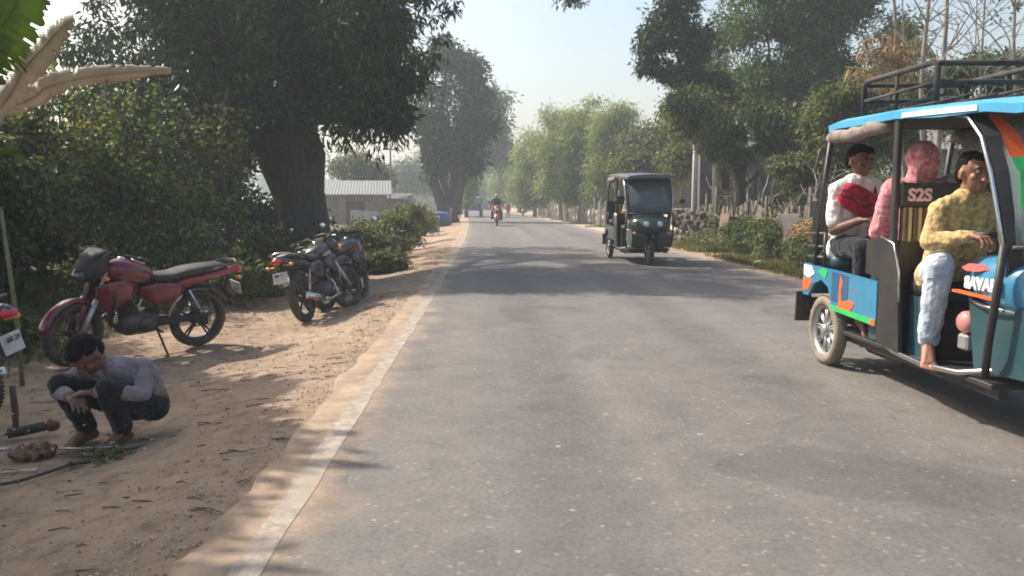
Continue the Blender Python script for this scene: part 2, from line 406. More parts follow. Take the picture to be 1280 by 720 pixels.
def asphalt():
    m, nt, b, out = new_mat('asphalt')
    g = N(nt, 'ShaderNodeNewGeometry'); sep = N(nt, 'ShaderNodeSeparateXYZ'); nt.links.new(g.outputs['Position'], sep.inputs[0])
    y2 = N(nt, 'ShaderNodeMath', operation='MULTIPLY'); nt.links.new(sep.outputs[1], y2.inputs[0]); nt.links.new(sep.outputs[1], y2.inputs[1])
    U = N(nt, 'ShaderNodeMath', operation='MULTIPLY_ADD'); nt.links.new(y2.outputs[0], U.inputs[0]); U.inputs[1].default_value = CURVE; nt.links.new(sep.outputs[0], U.inputs[2])
    n1 = N(nt, 'ShaderNodeTexNoise', Scale=.5, Detail=5.0, Roughness=.6); n2 = N(nt, 'ShaderNodeTexNoise', Scale=45.0, Detail=6.0, Roughness=.75)
    n4 = N(nt, 'ShaderNodeTexNoise', Scale=3.2, Detail=8.0, Roughness=.7)
    # long streaks worn by tyres
    mp = N(nt, 'ShaderNodeMapping'); mp.inputs['Scale'].default_value = (2.2,.05,1); nt.links.new(g.outputs['Position'], mp.inputs[0])
    n3 = N(nt, 'ShaderNodeTexNoise', Scale=1.0, Detail=4.0); nt.links.new(mp.outputs[0], n3.inputs['Vector'])
    for k in (n1,n2,n4): nt.links.new(g.outputs['Position'], k.inputs['Vector'])
    c1 = ramp(nt, n1.outputs[0], [(.3,(.134,.124,.118)), (.7,(.168,.156,.147))])
    c2 = ramp(nt, n2.outputs[0], [(.30,(.62,.62,.62)), (.5,(1,1,1)), (.7,(1.22,1.2,1.18))])
    c = mixc(nt, .8, c1.outputs[0], c2.outputs[0], 'MULTIPLY')
    c3 = ramp(nt, n3.outputs[0], [(.3,(.86,.86,.87)), (.7,(1.1,1.09,1.07))]); c = mixc(nt, .9, c, c3.outputs[0], 'MULTIPLY')
    c4 = ramp(nt, n4.outputs[0], [(.35,(.84,.84,.84)), (.65,(1.08,1.07,1.05))]); c = mixc(nt, .9, c, c4.outputs[0], 'MULTIPLY')
    # pale stone chips
    wn = N(nt, 'ShaderNodeTexNoise', Scale=60.0, Detail=2.0); nt.links.new(g.outputs['Position'], wn.inputs['Vector'])
    wv = N(nt, 'ShaderNodeVectorMath', operation='MULTIPLY_ADD'); nt.links.new(wn.outputs['Color'], wv.inputs[0]); wv.inputs[1].default_value = (.05,.03,0); nt.links.new(g.outputs['Position'], wv.inputs[2])
    v = N(nt, 'ShaderNodeTexVoronoi', Scale=9.0); nt.links.new(wv.outputs[0], v.inputs['Vector'])
    gate = N(nt, 'ShaderNodeSeparateColor'); nt.links.new(v.outputs['Color'], gate.inputs[0])
    lt = N(nt, 'ShaderNodeMath', operation='LESS_THAN'); nt.links.new(v.outputs['Distance'], lt.inputs[0])
    th = N(nt, 'ShaderNodeMapRange'); th.inputs[1].default_value = .5; th.inputs[2].default_value = 1.; th.inputs[3].default_value = 0; th.inputs[4].default_value = .15
    nt.links.new(gate.outputs[0], th.inputs[0])
    nz = N(nt, 'ShaderNodeMath', operation='MULTIPLY'); nt.links.new(th.outputs[0], nz.inputs[0]); nt.links.new(n4.outputs[0], nz.inputs[1]); 
    n5 = N(nt, 'ShaderNodeMath', operation='MULTIPLY'); nt.links.new(nz.outputs[0], n5.inputs[0]); n5.inputs[1].default_value = 1.7
    nt.links.new(n5.outputs[0], lt.inputs[1]); 
    c = mixc(nt, lt.outputs[0], c, (.31,.29,.255))
    v2 = N(nt, 'ShaderNodeTexVoronoi', Scale=30.0); nt.links.new(wv.outputs[0], v2.inputs['Vector'])
    g2 = N(nt, 'ShaderNodeSeparateColor'); nt.links.new(v2.outputs['Color'], g2.inputs[0])
    a1 = N(nt, 'ShaderNodeMath', operation='GREATER_THAN'); nt.links.new(g2.outputs[0], a1.inputs[0]); a1.inputs[1].default_value = .86
    a2 = N(nt, 'ShaderNodeMath', operation='LESS_THAN'); nt.links.new(v2.outputs['Distance'], a2.inputs[0]); a2.inputs[1].default_value = .3
    a3 = N(nt, 'ShaderNodeMath', operation='MULTIPLY'); nt.links.new(a1.outputs[0], a3.inputs[0]); nt.links.new(a2.outputs[0], a3.inputs[1])
    a4 = N(nt, 'ShaderNodeMath', operation='MULTIPLY'); nt.links.new(a3.outputs[0], a4.inputs[0]); a4.inputs[1].default_value = .38
    c = mixc(nt, a4.outputs[0], c, (.36,.33,.29))
    # dust drifted on to both edges
    n6 = N(nt, 'ShaderNodeTexNoise', Scale=1.4, Detail=7.0, Roughness=.7); nt.links.new(g.outputs['Position'], n6.inputs['Vector'])
    # wheel tracks, patches and cracks
    cs = N(nt, 'ShaderNodeMath', operation='MULTIPLY'); nt.links.new(U.outputs[0], cs.inputs[0]); cs.inputs[1].default_value = 4.3
    cq = N(nt, 'ShaderNodeMath', operation='SINE'); nt.links.new(cs.outputs[0], cq.inputs[0])
    tr = ramp(nt, cq.outputs[0], [(.0,(1.03,1.03,1.02)), (1.0,(.86,.86,.88))]); c = mixc(nt, .9, c, tr.outputs[0], 'MULTIPLY')
    n7 = N(nt, 'ShaderNodeTexNoise', Scale=.9, Detail=2.0, Distortion=1.0); nt.links.new(g.outputs['Position'], n7.inputs['Vector'])
    pt = ramp(nt, n7.outputs[0], [(.60,(1,1,1)), (.635,(.80,.80,.82))]); c = mixc(nt, .8, c, pt.outputs[0], 'MULTIPLY')
    vc = N(nt, 'ShaderNodeTexVoronoi', Scale=.75, feature='DISTANCE_TO_EDGE'); wn2 = N(nt, 'ShaderNodeTexNoise', Scale=4.0, Detail=6.0); nt.links.new(g.outputs['Position'], wn2.inputs['Vector'])
    wv2 = N(nt, 'ShaderNodeVectorMath', operation='MULTIPLY_ADD'); nt.links.new(wn2.outputs['Color'], wv2.inputs[0]); wv2.inputs[1].default_value = (.5,.5,0); nt.links.new(g.outputs['Position'], wv2.inputs[2]); nt.links.new(wv2.outputs[0], vc.inputs['Vector'])
    ck = ramp(nt, vc.outputs['Distance'], [(.0,(1,1,1)), (.006,(0,0,0))]); cg = ramp(nt, n1.outputs[0], [(.5,(0,0,0)), (.62,(.7,.7,.7))]); ckk = mixc(nt, 1.0, ck.outputs[0], cg.outputs[0], 'MULTIPLY')
    c = mixc(nt, ckk, c, (.06,.055,.05))
    ddc = ramp(nt, n4.outputs[0], [(.3,(.27,.19,.125)),(.5,(.39,.28,.18)),(.7,(.46,.34,.225))]).outputs[0]
    def dust(a, b_, col, c):
        mr = N(nt, 'ShaderNodeMapRange'); mr.interpolation_type = 'SMOOTHSTEP'
        mr.inputs[1].default_value = a; mr.inputs[2].default_value = b_
        sp = N(nt, 'ShaderNodeMath', operation='MULTIPLY_ADD'); nt.links.new(n6.outputs[0], sp.inputs[0]); sp.inputs[1].default_value = .9; nt.links.new(U.outputs[0], sp.inputs[2])
        s2 = N(nt, 'ShaderNodeMath', operation='SUBTRACT'); nt.links.new(sp.outputs[0], s2.inputs[0]); s2.inputs[1].default_value = .45; nt.links.new(s2.outputs[0], mr.inputs[0])
        ml = N(nt, 'ShaderNodeMath', operation='MULTIPLY_ADD'); nt.links.new(n4.outputs[0], ml.inputs[0]); ml.inputs[1].default_value = 1.1; ml.inputs[2].default_value = .25
        m2 = N(nt, 'ShaderNodeMath', operation='MULTIPLY', use_clamp=True); nt.links.new(ml.outputs[0], m2.inputs[0]); nt.links.new(mr.outputs[0], m2.inputs[1])
        return mixc(nt, m2.outputs[0], c, col)
    c = dust(-.55, -1.0, ddc, c); c = dust(4.2, 4.75, (.30,.25,.20), c)
    nt.links.new(c, b.inputs['Base Color']); b.inputs['Roughness'].default_value = .82
    b.inputs['Specular IOR Level'].default_value = .3
    bump(nt, b, n2.outputs[0], .5, .012); return m
def strip(name, y0, y1, f0, f1, z, mat, step=.12, thick=0):
    """a ribbon that follows the bend; f0, f1 give its two edges at distance y"""
    mb = MB(); ysn = []; y = y0
    while y < y1: ysn.append(y); y += step*(1+max(0,y)/6)
    ysn.append(y1); k = len(ysn); V = []
    for y in ysn:
        a, b_ = rx(f0(y), y), rx(f1(y), y)
        V += [(a-.03, y, z-thick), (a, y, z), (b_, y, z), (b_+.03, y, z-thick)]
    F = []
    for i in range(k-1):
        for j in ((0,1,2,3) if thick else (1,2)):
            if j == 3: continue
            if not thick and j != 1: continue
            F.append((i*4+j, i*4+j+1, (i+1)*4+j+1, (i+1)*4+j))
    mb.add(V, F); return mb.build(name, mat)
nz = lambda y, s, a, o: a*noise.noise(Vector((y*s, o, 0)))
tag(strip('road', -8, 230, lambda y: -1.07+nz(y,1.7,.10,1)+nz(y,7,.05,2)+nz(y,19,.03,8), lambda y: 4.72+nz(y,1.1,.14,5)+nz(y,6,.05,6), .018, asphalt(), thick=.05), None, None, kind='structure')
def linemat():
    m, nt, b, out = new_mat('worn_white_line')
    g = N(nt, 'ShaderNodeNewGeometry')
    n1 = N(nt, 'ShaderNodeTexNoise', Scale=14.0, Detail=8.0, Roughness=.75); n2 = N(nt, 'ShaderNodeTexNoise', Scale=1.3, Detail=3.0)
    for k in (n1,n2): nt.links.new(g.outputs['Position'], k.inputs['Vector'])
    r = ramp(nt, n1.outputs[0], [(.43,(.17,.15,.13)), (.51,(.31,.26,.205)), (.66,(.46,.42,.35))])
    r2 = ramp(nt, n2.outputs[0], [(.38,(.85,.85,.85)), (.62,(.15,.15,.15))]); c = mixc(nt, r2.outputs[0], r.outputs[0], (.30,.25,.195))
    nt.links.new(c, b.inputs['Base Color']); b.inputs['Roughness'].default_value = .85; return m
tag(strip('edge_line', -6, 120, lambda y: -.895+nz(y,5,.015,1)+nz(y,23,.018,9), lambda y: -.785+nz(y,5,.015,3)+nz(y,21,.018,4), .0202, linemat()), None, None, kind='structure')
# side track that climbs to the right behind the fence
mb = MB(); ky = np.linspace(26, 60, 30); V = []
for y in ky:
    u0 = 4.9; u1 = 8.6 + .05*(y-26)
    for t in np.linspace(0,1,9):
        X = rx(u0+(u1-u0)*t, y); V.append((X, y, float(gh(X,y))+.012+.01*noise.noise(Vector((X,y,0)))))
mb.add(V, [(i*9+j, i*9+j+1, (i+1)*9+j+1, (i+1)*9+j) for i in range(29) for j in range(8)], True)
tag(mb.build('path', paint('packed_dust', (.40,.33,.26), .95, var=.2, scale=1.5)), None, None, kind='structure')

# ------------------------------------------------------------------ grass, litter
LG = leafmat('grass_blades', [(.05,.075,.02),(.10,.13,.035),(.17,.17,.06),(.26,.22,.11)], .3, .7)
def grass(name, label, pts, h, w, mat, per=5):
    P = np.repeat(pts, per, 0) + np.c_[rng.normal(0,.05,(len(pts)*per,2)), np.zeros(len(pts)*per)]
    D = rng.normal(0,.45,(len(P),3)); D[:,2] = 1; D /= np.linalg.norm(D,axis=1)[:,None]
    o = leaf_mesh(name, P, D, h, w, mat, None, .1, -.05 if False else .2)
    return tag(o, label, 'grass', kind='stuff')
def scatter(n, ylo, yhi, ulo, uhi, pw=1.0):
    y = ylo+(yhi-ylo)*rng.random(n)**pw; u = ulo+(uhi-ulo)*rng.random(n); X = u - CURVE*y*y
    return np.c_[X, y, gh(X, y)]
g1 = scatter(4200, 11, 62, 4.95, 6.1, 1.6)
keep = np.array([noise.noise(Vector((p[0]*.8,p[1]*.5,0))) > -.25+ (0 if (p[1]<24 or p[1]>60) else .55) for p in g1]); g1 = g1[keep]
grass('grass', 'low dusty green grass along the right road edge below the plank fence', g1, .13, .016, LG, 7)
g2 = scatter(4800, 11.5, 60, -4.6, -2.3, 1.5); keep = np.array([(p[0]+CURVE*p[1]**2) < -2.9+.5*noise.noise(Vector((0,p[1]*.4,0)))+.010*(p[1]-14) for p in g2]); g2 = g2[keep]
grass('grass', 'long green grass bank left of the dirt shoulder under the shrubs', g2, .24, .022, LG, 8)
g3 = scatter(900, 5.5, 12, -7.5, -3.9); grass('grass', 'dry sparse grass behind the red parked motorcycle', g3, .14, .018, LG, 6)
# fallen leaves and twigs lying about: nobody could count them
LL = leafmat('dead_leaves', [(.05,.03,.02),(.10,.06,.03),(.20,.12,.06),(.30,.20,.10)], .1, .8, 3)
n = 1300; y = 2.3+12*rng.random(n)**1.3; u = -1.12-4.2*rng.random(n)**.8; P = np.c_[u, y, gh(u,y)+.012+.0*u]
D = rng.normal(0,1,(n,3)); D[:,2] = rng.uniform(-.05,.3,n); D /= np.linalg.norm(D,axis=1)[:,None]
tag(leaf_mesh('leaf_litter', P, D, .034, .013, LL, None, .3, .0), 'brown fallen leaves and chips scattered over the dirt shoulder', 'leaf litter', kind='stuff')
n = 240; mb = MB()
for i in range(n):
    y = 2.3+9*random.random()**1.2; X = -1.15-3.4*random.random(); a = random.uniform(-.5,.5); L = random.uniform(.04,.16)
    d = Vector((math.cos(a), math.sin(a), random.uniform(-.02,.06))); p = Vector((X,y,float(gh(X,y))+.006)); mb.tube([p, p+d*L*.5+Vector((0,.01,.004)), p+d*L], [.0035,.003,.0015], 4)
tag(mb.build('twigs', paint('twig', (.10,.07,.045), .9)), 'thin dry twigs strewn over the shaded dirt shoulder', 'twigs', kind='stuff')
n = 3500; y = 2.2+22*rng.random(n)**1.8; u = np.where(rng.random(n) < .6, -1.0-.5*np.abs(rng.normal(0,.6,n)), -1.1-3.2*rng.random(n)); P = np.c_[u-CURVE*y*y, y, np.full(n,.004)]
mb = MB()
for p in P:
    s_ = random.uniform(.002,.007); mb.box(p, (s_*2, s_*1.5, s_), Euler((random.random()*3,random.random(),random.random()*3)))
tag(mb.build('gravel', paint('gravel', (.42,.34,.26), .9, var=.3, scale=4)), 'fine pale gravel along the crumbling left edge of the asphalt', 'gravel', kind='stuff')

# ------------------------------------------------------------------ vegetation
BK = barkmat('bark_dark', (.014,.013,.012), (.10,.088,.075)); BL = barkmat('bark_grey', (.14,.125,.105), (.34,.31,.27), (5,5,.8))
BB = barkmat('bamboo_culm', (.16,.15,.07), (.30,.27,.15), (8,8,2))
MG = leafmat('mango_leaves', [(.010,.022,.010),(.018,.038,.016),(.030,.06,.022),(.07,.11,.03)], .16, .42)
CG = leafmat('creeper_leaves', [(.014,.030,.010),(.032,.062,.015),(.06,.10,.022),(.14,.18,.04),(.26,.22,.07)], .36, .5)
TG = leafmat('tall_leaves', [(.018,.042,.018),(.038,.075,.028),(.075,.12,.042),(.15,.19,.07)], .25, .5)
YG = leafmat('bamboo_leaves', [(.09,.135,.045),(.14,.19,.06),(.20,.245,.085),(.27,.29,.12)], .42, .5)
OG = leafmat('olive_leaves', [(.026,.042,.014),(.055,.08,.026),(.11,.14,.045),(.23,.24,.09)], .28, .5)
DG = leafmat('dry_leaves', [(.16,.11,.05),(.28,.20,.09),(.38,.29,.14),(.46,.38,.22)], .25, .7)
SG = leafmat('shrub_leaves', [(.04,.055,.024),(.075,.095,.04),(.13,.15,.07),(.26,.25,.14)], .35, .5)

# the big dark mango tree on the left
T0 = Vector((-3.66, 14.8, -.1))
make_tree('mango_tree', 'huge dark mango tree with thick leaning trunk behind the leaning motorcycle', 'tree', T0,
  [(.18,0,-.2,.62),(.16,0,.3,.47),(.12,0,.9,.42),(.04,0,1.5,.46),(-.06,0,2.1,.60),(-.2,0,2.7,.5)],
  [(-.3,0,4.6,2.0,1.9,1.9,1.6),(1.0,-.2,4.6,1.3,1.5,1.7,.9),(1.55,-.5,4.0,1.0,1.3,1.1,.55),(1.1,.1,5.9,1.2,1.6,1.1,.8),(-1.9,.1,4.7,1.6,1.8,1.7,1.2),(-2.6,-.4,3.3,1.2,1.5,1.0,.8),
   (-.9,-.8,2.9,1.5,.9,.9,.9),(.9,-.6,3.2,1.0,1.0,.8,.5),(1.6,-.6,2.9,.5,.8,.6,.18),(.2,1.2,6.6,2.8,2.2,1.6,1.4),(-1.9,1.,6.4,1.4,2,1.3,.8),(1.0,2.5,4.8,1.8,1.5,2,.6),(-.6,4.5,5.6,2.4,2.6,1.8,1.3),(-1.2,8.0,5.8,2.6,2.4,1.7,1.2)],
  BK, MG, 120, 44, .30, .18, .05, .9, twigs=.2, flat=.8, jit=.35, limbr=.36)
# creeper hung trees that close the left side
def hang(name, label, cat, base, tops, mat, L=.09, W=.06, group=None, step=.05, bark=BK, trunks=3, hmin=.1, hang_r=.16):
    t = thing(name, label, cat, base, group=group); mb = MB(); P = []; D = []
    for (x, y, z, zb) in tops:
        p = Vector((x,y,z)); pts = [p]
        while p.z > zb:
            p = p + Vector((random.gauss(0,.022), random.gauss(0,.022), -step)); pts.append(p)
            for _ in range(3):
                a = random.random()*6.28; d = Vector((math.cos(a), math.sin(a), random.uniform(-.9,.1))).normalized()
                P.append(p + d*random.uniform(0,hang_r)); D.append(d)
        mb.tube(pts[::5]+[pts[-1]], .007, 4, False)
    for k in range(trunks):
        a = random.choice(tops); limb(mb, (a[0]*.8, a[1]*.8, -.3), (a[0], a[1], a[2]), .07, .025, .08, 8, 8)
    mb.build('trunk', bark, t)
    leaf_mesh('crown', np.array(P), np.array(D), L, W, mat, t); return t
def tops_in(n, hx, hy, f, zb=(.0,.8)):
    out = []
    for _ in range(n):
        x = random.uniform(-hx,hx); y = random.uniform(-hy,hy); out.append((x,y,f(x,y)*random.uniform(.8,1.05), random.uniform(*zb)))
    return out
hang('creeper_thicket', 'creeper covered thicket hanging down in strands just left of the big mango trunk', 'thicket', (-4.9,12.6,.2), tops_in(60,.95,.8,lambda x,y: 2.7+.9*noise.noise(Vector((x*1.2,y,1))), (.1,1.9)), CG)
hang('creeper_thicket', 'dark creeper covered thicket behind the red motorcycle seat', 'thicket', (-6.5,11.3,.25), tops_in(80,1.1,.9,lambda x,y: 2.5+1.3*noise.noise(Vector((x*1.3,y,5))), (.0,1.6)), CG)
hang('creeper_thicket', 'sunlit yellow green creeper thicket behind the handlebars of the red motorcycle', 'thicket', (-7.9,9.7,.3), tops_in(80,1.1,.9,lambda x,y: 2.35+1.2*noise.noise(Vector((x*1.3,y,9))), (.0,1.6)), CG)
def bush(name, label, cat, base, lobes, mat, per=40, leaves=28, crad=.22, L=.09, W=.05, stems=5, droop=.1, group=None, bark=BK):
    t = thing(name, label, cat, base, group=group); mb = MB()
    for i in range(stems):
        l = random.choice(lobes); limb(mb, (random.gauss(0,.08), random.gauss(0,.08), -.08), (l[0]+random.gauss(0,.2)*l[3], l[1], l[2]+.5*l[5]), .022, .005, .15, 5, 5)
    mb.build('stem', bark, t)
    P, D = foliage(clumps(lobes, per), leaves, crad, droop); P[:,2] = np.maximum(P[:,2], .01)
    leaf_mesh('foliage', P, D, L, W, mat, t); return t
bush('leafy_tree', 'round bushy tree catching yellow light above the thicket at the left frame edge', 'tree', (-7.2,8.2,.25), [(-.3,0,1.9,1.1,.9,.75,1.5),(.9,.4,1.7,.8,.8,.8,1),(-.9,.2,1.0,.9,.8,.9,1),(.6,.2,.8,.8,.7,.7,.8)], CG, 75, 40, .3, .1, .055, 7)
for X_, y_, h_, lb in ((-4.3,14.2,.7,'low dark bush left of the mango trunk foot'),(-6.1,13.2,.8,'low dark bush under the thicket above the red motorcycle seat'),(-7.6,12.6,.8,'low dark bush seen between the red fuel tank and the thicket'),(-9.0,12.0,.8,'low dark bush beyond the black visor of the red motorcycle'),(-10.3,11.2,.9,'low dark bush closing the gap behind the bamboo pole')):
    bush('weed_bush', lb, 'bush', (X_,y_,float(gh(X_,y_))), [(0,0,h_*.6,1.0,.7,h_*.7,1.2),(.9,.1,h_*.5,.7,.6,h_*.6,.8),(-.9,.1,h_*.55,.7,.6,h_*.6,.8)], OG, 60, 30, .24, .12, .06, 8, .1, 'low bushes under the creeper thickets')
k = 0
for X_, y_, z_, q_, mt, lb in ((-5.1,11.6,1.5,.8,CG,'loose creeper clump hanging in front of the thicket by the mango trunk'),(-6.3,10.2,1.9,.8,OG,'olive creeper clump standing out high above the red motorcycle seat'),(-7.4,10.4,1.1,.9,MG,'dark creeper clump low above the red motorcycle tank'),
                           (-6.6,8.7,1.55,.6,CG,'yellow green sunlit creeper clump above the handlebars'),(-4.6,11.2,.7,.6,OG,'low creeper clump behind the tail of the leaning motorcycle')):
    bush('creeper_clump', lb, 'creeper', (X_,y_,float(gh(X_,y_))), [(0,0,z_,q_,q_*.7,q_*.8,1.2),(q_*.6,.1,z_-.5*q_,q_*.6,q_*.5,q_*.7,.8),(-q_*.6,0,z_-.2,q_*.6,q_*.5,q_*.5,.7),(0,.1,z_*.45,q_*.5,q_*.4,z_*.4,.7)], mt, 60, 34, .22, .11, .06, 7, .4, 'creeper clumps in front of the thickets'); k += 1
make_tree('leafy_tree', 'dark leafy tree filling the gap between the mango crown and the thicket', 'tree', (-5.7,13.9,.3), [(0,0,-.2,.22),(.05,0,1.2,.17),(.1,0,2.4,.15)],
  [(.2,0,3.4,1.1,1.0,1.1,1.4),(-.3,0,2.7,1.0,.9,1.0,1),(.9,0,2.8,.9,.9,1.0,1),(-.3,-.2,1.8,1.2,.9,.8,.9),(.8,0,4.4,.9,1,.9,.8)], BK, MG, 100, 38, .36, .14, .05, .5)
for X_, y_, lb in ((-5.6,17.5,'dense dark bush filling the back between the mango trunk and the creeper strands'),(-8.2,16.5,'dense dark bush far behind the seat of the red motorcycle'),(-11.0,15.5,'dense dark bush far behind the front of the red motorcycle')):
    bush('weed_bush', lb, 'bush', (X_,y_,.28), [(0,0,.9,1.5,1.0,.9,1.3),(1.1,.1,.7,.9,.8,.7,.7),(-1.1,.1,1.1,.9,.8,.9,.9),(.2,.2,1.9,1.2,.8,.8,1)], MG, 70, 34, .32, .15, .07, 8, .2, 'dark bushes behind the creeper thickets')
make_tree('leafy_tree', 'dark tree behind the thicket whose top stands against the pale sky at left', 'tree', (-9.8,13.2,.3), [(0,0,-.2,.2),(.05,0,1.2,.15),(.1,0,2.0,.12)],
  [(-.5,0,2.3,1.6,1.2,.9,1.5),(1.3,0,2.2,1.2,1.0,1.0,1),(-2.2,0,2.0,1.3,1.0,.9,1),(.4,0,1.2,2.2,1,.9,1)], BK, OG, 90, 36, .34, .12, .05, .4)
# tree outside the picture whose shade falls over the near shoulder
random.seed(31)
lb = [(1.0+.62*i+random.uniform(-.1,.1)-(.25 if j == 4 else 0), -1.3+.62*j+random.uniform(-.1,.1), 4.35+random.uniform(-.15,.45), .62, .62, .42, 1) for i in range(-4,4) for j in range(5)] + [(1.6,2.0,4.5,.7,.6,.5,1.2),(2.1,2.5,4.5,.7,.5,.5,1.2),(.8,2.4,4.5,.8,.6,.5,1.3),(0,2.2,4.5,.8,.7,.5,1.3),(1.3,3.0,4.4,.8,.5,.5,1.1),(2.5,.9,4.5,.45,.45,.4,1),(2.35,.3,4.5,.45,.5,.4,1),(2.4,-.5,4.5,.5,.5,.4,1),(2.35,-1.3,4.5,.5,.5,.4,1),(2.35,-2.1,4.5,.5,.5,.4,1),(1.7,-2.2,4.5,.6,.6,.4,1)]
make_tree('leafy_tree', 'roadside tree beside the near shoulder with its crown over the crouching person', 'tree', (-8.82,5.5,.1), [(0,0,-.2,.26),(.0,0,1.8,.2),(.3,0,3.2,.17)],
  lb, BK, MG, 34, 66, .34, .24, .12, .3)
# creeping undergrowth behind the parked bikes
k = 0
for (X, y, s_, lab) in ((-4.6,9.3,.55,'low leafy undergrowth right behind the red motorcycle tail'), (-3.7,10.8,.55,'ragged low bush behind the tail light of the leaning motorcycle'), (-5.9,8.6,.5,'dark low bush behind the fuel tank of the red motorcycle'),
                        (-2.75,11.6,.5,'leafy weed clump just past the mirrors of the leaning motorcycle'), (-4.6,7.3,.32,'small dusty weeds behind front wheel of the red motorcycle'), (-5.5,6.9,.45,'dark weeds at the left frame edge beside the red front mudguard')):
    bush('weed_bush', lab, 'bush', (X,y,float(gh(X,y))), [(0,0,.45*s_*1.6,1.1*s_,.8*s_,.6*s_*1.4,1),(.5*s_,0,.5*s_,.7*s_,.7*s_,.6*s_,.7)], CG if k%2 else OG, 42, 24, .16, .075, .035, 7, .0, 'undergrowth behind the parked motorcycles'); k += 1
# light shrubs in front of the huts
k = 0
for (px, d, h, w_, lab) in ((440,17.5,.95,.95,'yellowish shrub directly right of the mango trunk'), (470,20,1.0,1.1,'shrub under the pale hut roof left of the road'), (497,23.5,1.15,.9,'purplish green shrub in the middle of the roadside row'),
                            (512,27,1.45,1.0,'tallest light green shrub beside the low wall'), (528,33,1.25,.9,'pale shrub nearest the blue tarpaulin'), (480,15.6,.42,.55,'low dark shrub where the verge begins past the mango')):
    X = (px-621)/1000*d
    bush('roadside_shrub', lab, 'shrub', (X,d,float(gh(X,d))), [(0,0,h*.55,w_*.75,w_*.6,h*.42,1.2),(w_*.35,0,h*.4,w_*.5,w_*.5,h*.36,.8),(-w_*.4,0,h*.45,w_*.5,w_*.5,h*.4,.8)], SG if k != 2 else OG, 50, 26, .2, .10, .055, 9, -.1, 'shrubs along the left verge'); k += 1
# second big tree, forked
def far_tree(name, label, cat, px, d, crown, leaf, bark=BK, zb=0, per=40, leaves=26, crad=.8, L=.32, W=.12, group=None, r=.3, droop=.4, th=None, twigs=.12, offx=0, fork2=False):
    """crown: (px, py, rpx, rpy, weight) lobes as seen, turned into real lobes at distance d"""
    X = (px-621)/1000*d + offx; z = float(gh(X,d)); base = Vector((X,d,z)); lobes = []
    for c in crown:
        q = At(c[0], c[1], d + (c[5] if len(c) > 5 else 0)); s_ = d/1000
        lobes.append((q.x-X, q.y-d, q.z-z, c[2]*s_, max(c[2],c[3])*s_*.8, c[3]*s_, c[4]))
        if len(c) > 6: q2 = At(*c[6], d); lobes[-1] += ((q2.x-X, 0, q2.z-z),)
    h = th if th else min(l[2] for l in lobes)*.75
    return make_tree(name, label, cat, base, [(0,0,-.2,r*1.3),(.02,0,h*.3,r),(0,0,h*.7,r*.85),(.0,0,h,r*.8)], lobes, bark, leaf, per, leaves, crad, L, W, droop, group, twigs, extra=(lambda mb: (limb(mb,(-.3,0,.6),(-1.8,0,5.2),.36,.22,.04,8,14), limb(mb,(.3,0,.6),(1.5,0,5.6),.36,.22,.04,8,14), limb(mb,(-1.5,0,3.8),(-.6,0,7),.25,.15,.05,8,10))) if fork2 else None)
far_tree('forked_tree', 'tall hazy tree with two leaning trunks beyond the shrubs on the left', 'tree', 562, 50, [(560,90,40,30,1.5),(585,120,38,35,1.3),(545,130,30,30,1),(600,165,26,22,.9),(535,170,22,25,.7),(575,175,35,25,.9),(555,65,22,14,.4),(545,205,20,18,.5),(585,205,22,18,.5),(565,190,26,16,.6)], MG, BK, 0, 50, 36, .75, .36, .14, r=.45, th=1.4, fork2=True)
far_tree('roadside_tree', 'hazy tree reaching over the road behind the tall forked tree', 'tree', 592, 78, [(612,130,20,26,1),(622,170,16,26,1),(604,190,18,26,.8),(632,195,12,14,.5),(598,150,22,26,.6)], TG, BK, 0, 60, 30, 1.3, .45, .18, r=.6, th=6, offx=-2)
far_tree('roadside_tree', 'dull green tree behind the hut roof, left of the utility pole', 'tree', 452, 52, [(455,212,26,16,1),(432,205,24,20,1),(474,225,20,18,.8)], OG, BK, 0, 70, 30, .8, .3, .12, r=.2)
far_tree('roadside_tree', 'blue grey distant tree between the utility pole and the forked tree', 'tree', 515, 90, [(515,215,25,22,1),(500,235,22,16,.8),(532,230,18,20,.8)], TG, BK, 0, 60, 26, 1.3, .45, .2, r=.3)
far_tree('roadside_tree', 'light young tree standing just right of the forked trunks', 'tree', 583, 64, [(586,228,10,18,1),(580,246,12,14,.9)], YG, BK, 0, 50, 24, .7, .3, .12, r=.12)
for (px, d, py, rr, lab) in ((560,130,232,22,'very faint far tree left of the road end'), (596,150,222,20,'pale blue tree mass closing the end of the road, left part'), (632,165,218,24,'pale blue tree mass closing the end of the road, middle part'),
                     (662,150,222,22,'pale blue tree closing the end of the road, right part'), (525,150,238,20,'faint far tree behind the blue grey one at left'), (610,120,238,13,'small hazy tree just above the blue truck'), (465,110,240,20,'faint tree far behind the huts')):
    far_tree('distant_tree', lab, 'tree', px, d, [(px,py,rr,20,1),(px-rr*.6,py+14,rr*.8,14,.8),(px+rr*.6,py+12,rr*.8,14,.8)], TG, BK, 0, 34, 22, 2.0, .8, .35, 'hazy trees at the end of the road', r=.4, th=3, twigs=0)
# treeline that closes the fields on both sides
cl = clumps([(x, 205+30*math.sin(x*.13), 4, 9, 5, 6.5, 1) for x in range(-240,260,9)], 55); P, D = foliage(cl, 20, 2.2, .2)
tag(leaf_mesh('treeline', P, D, 1.3, .6, TG), 'far hazy line of trees closing the fields all round', 'treeline', kind='stuff')
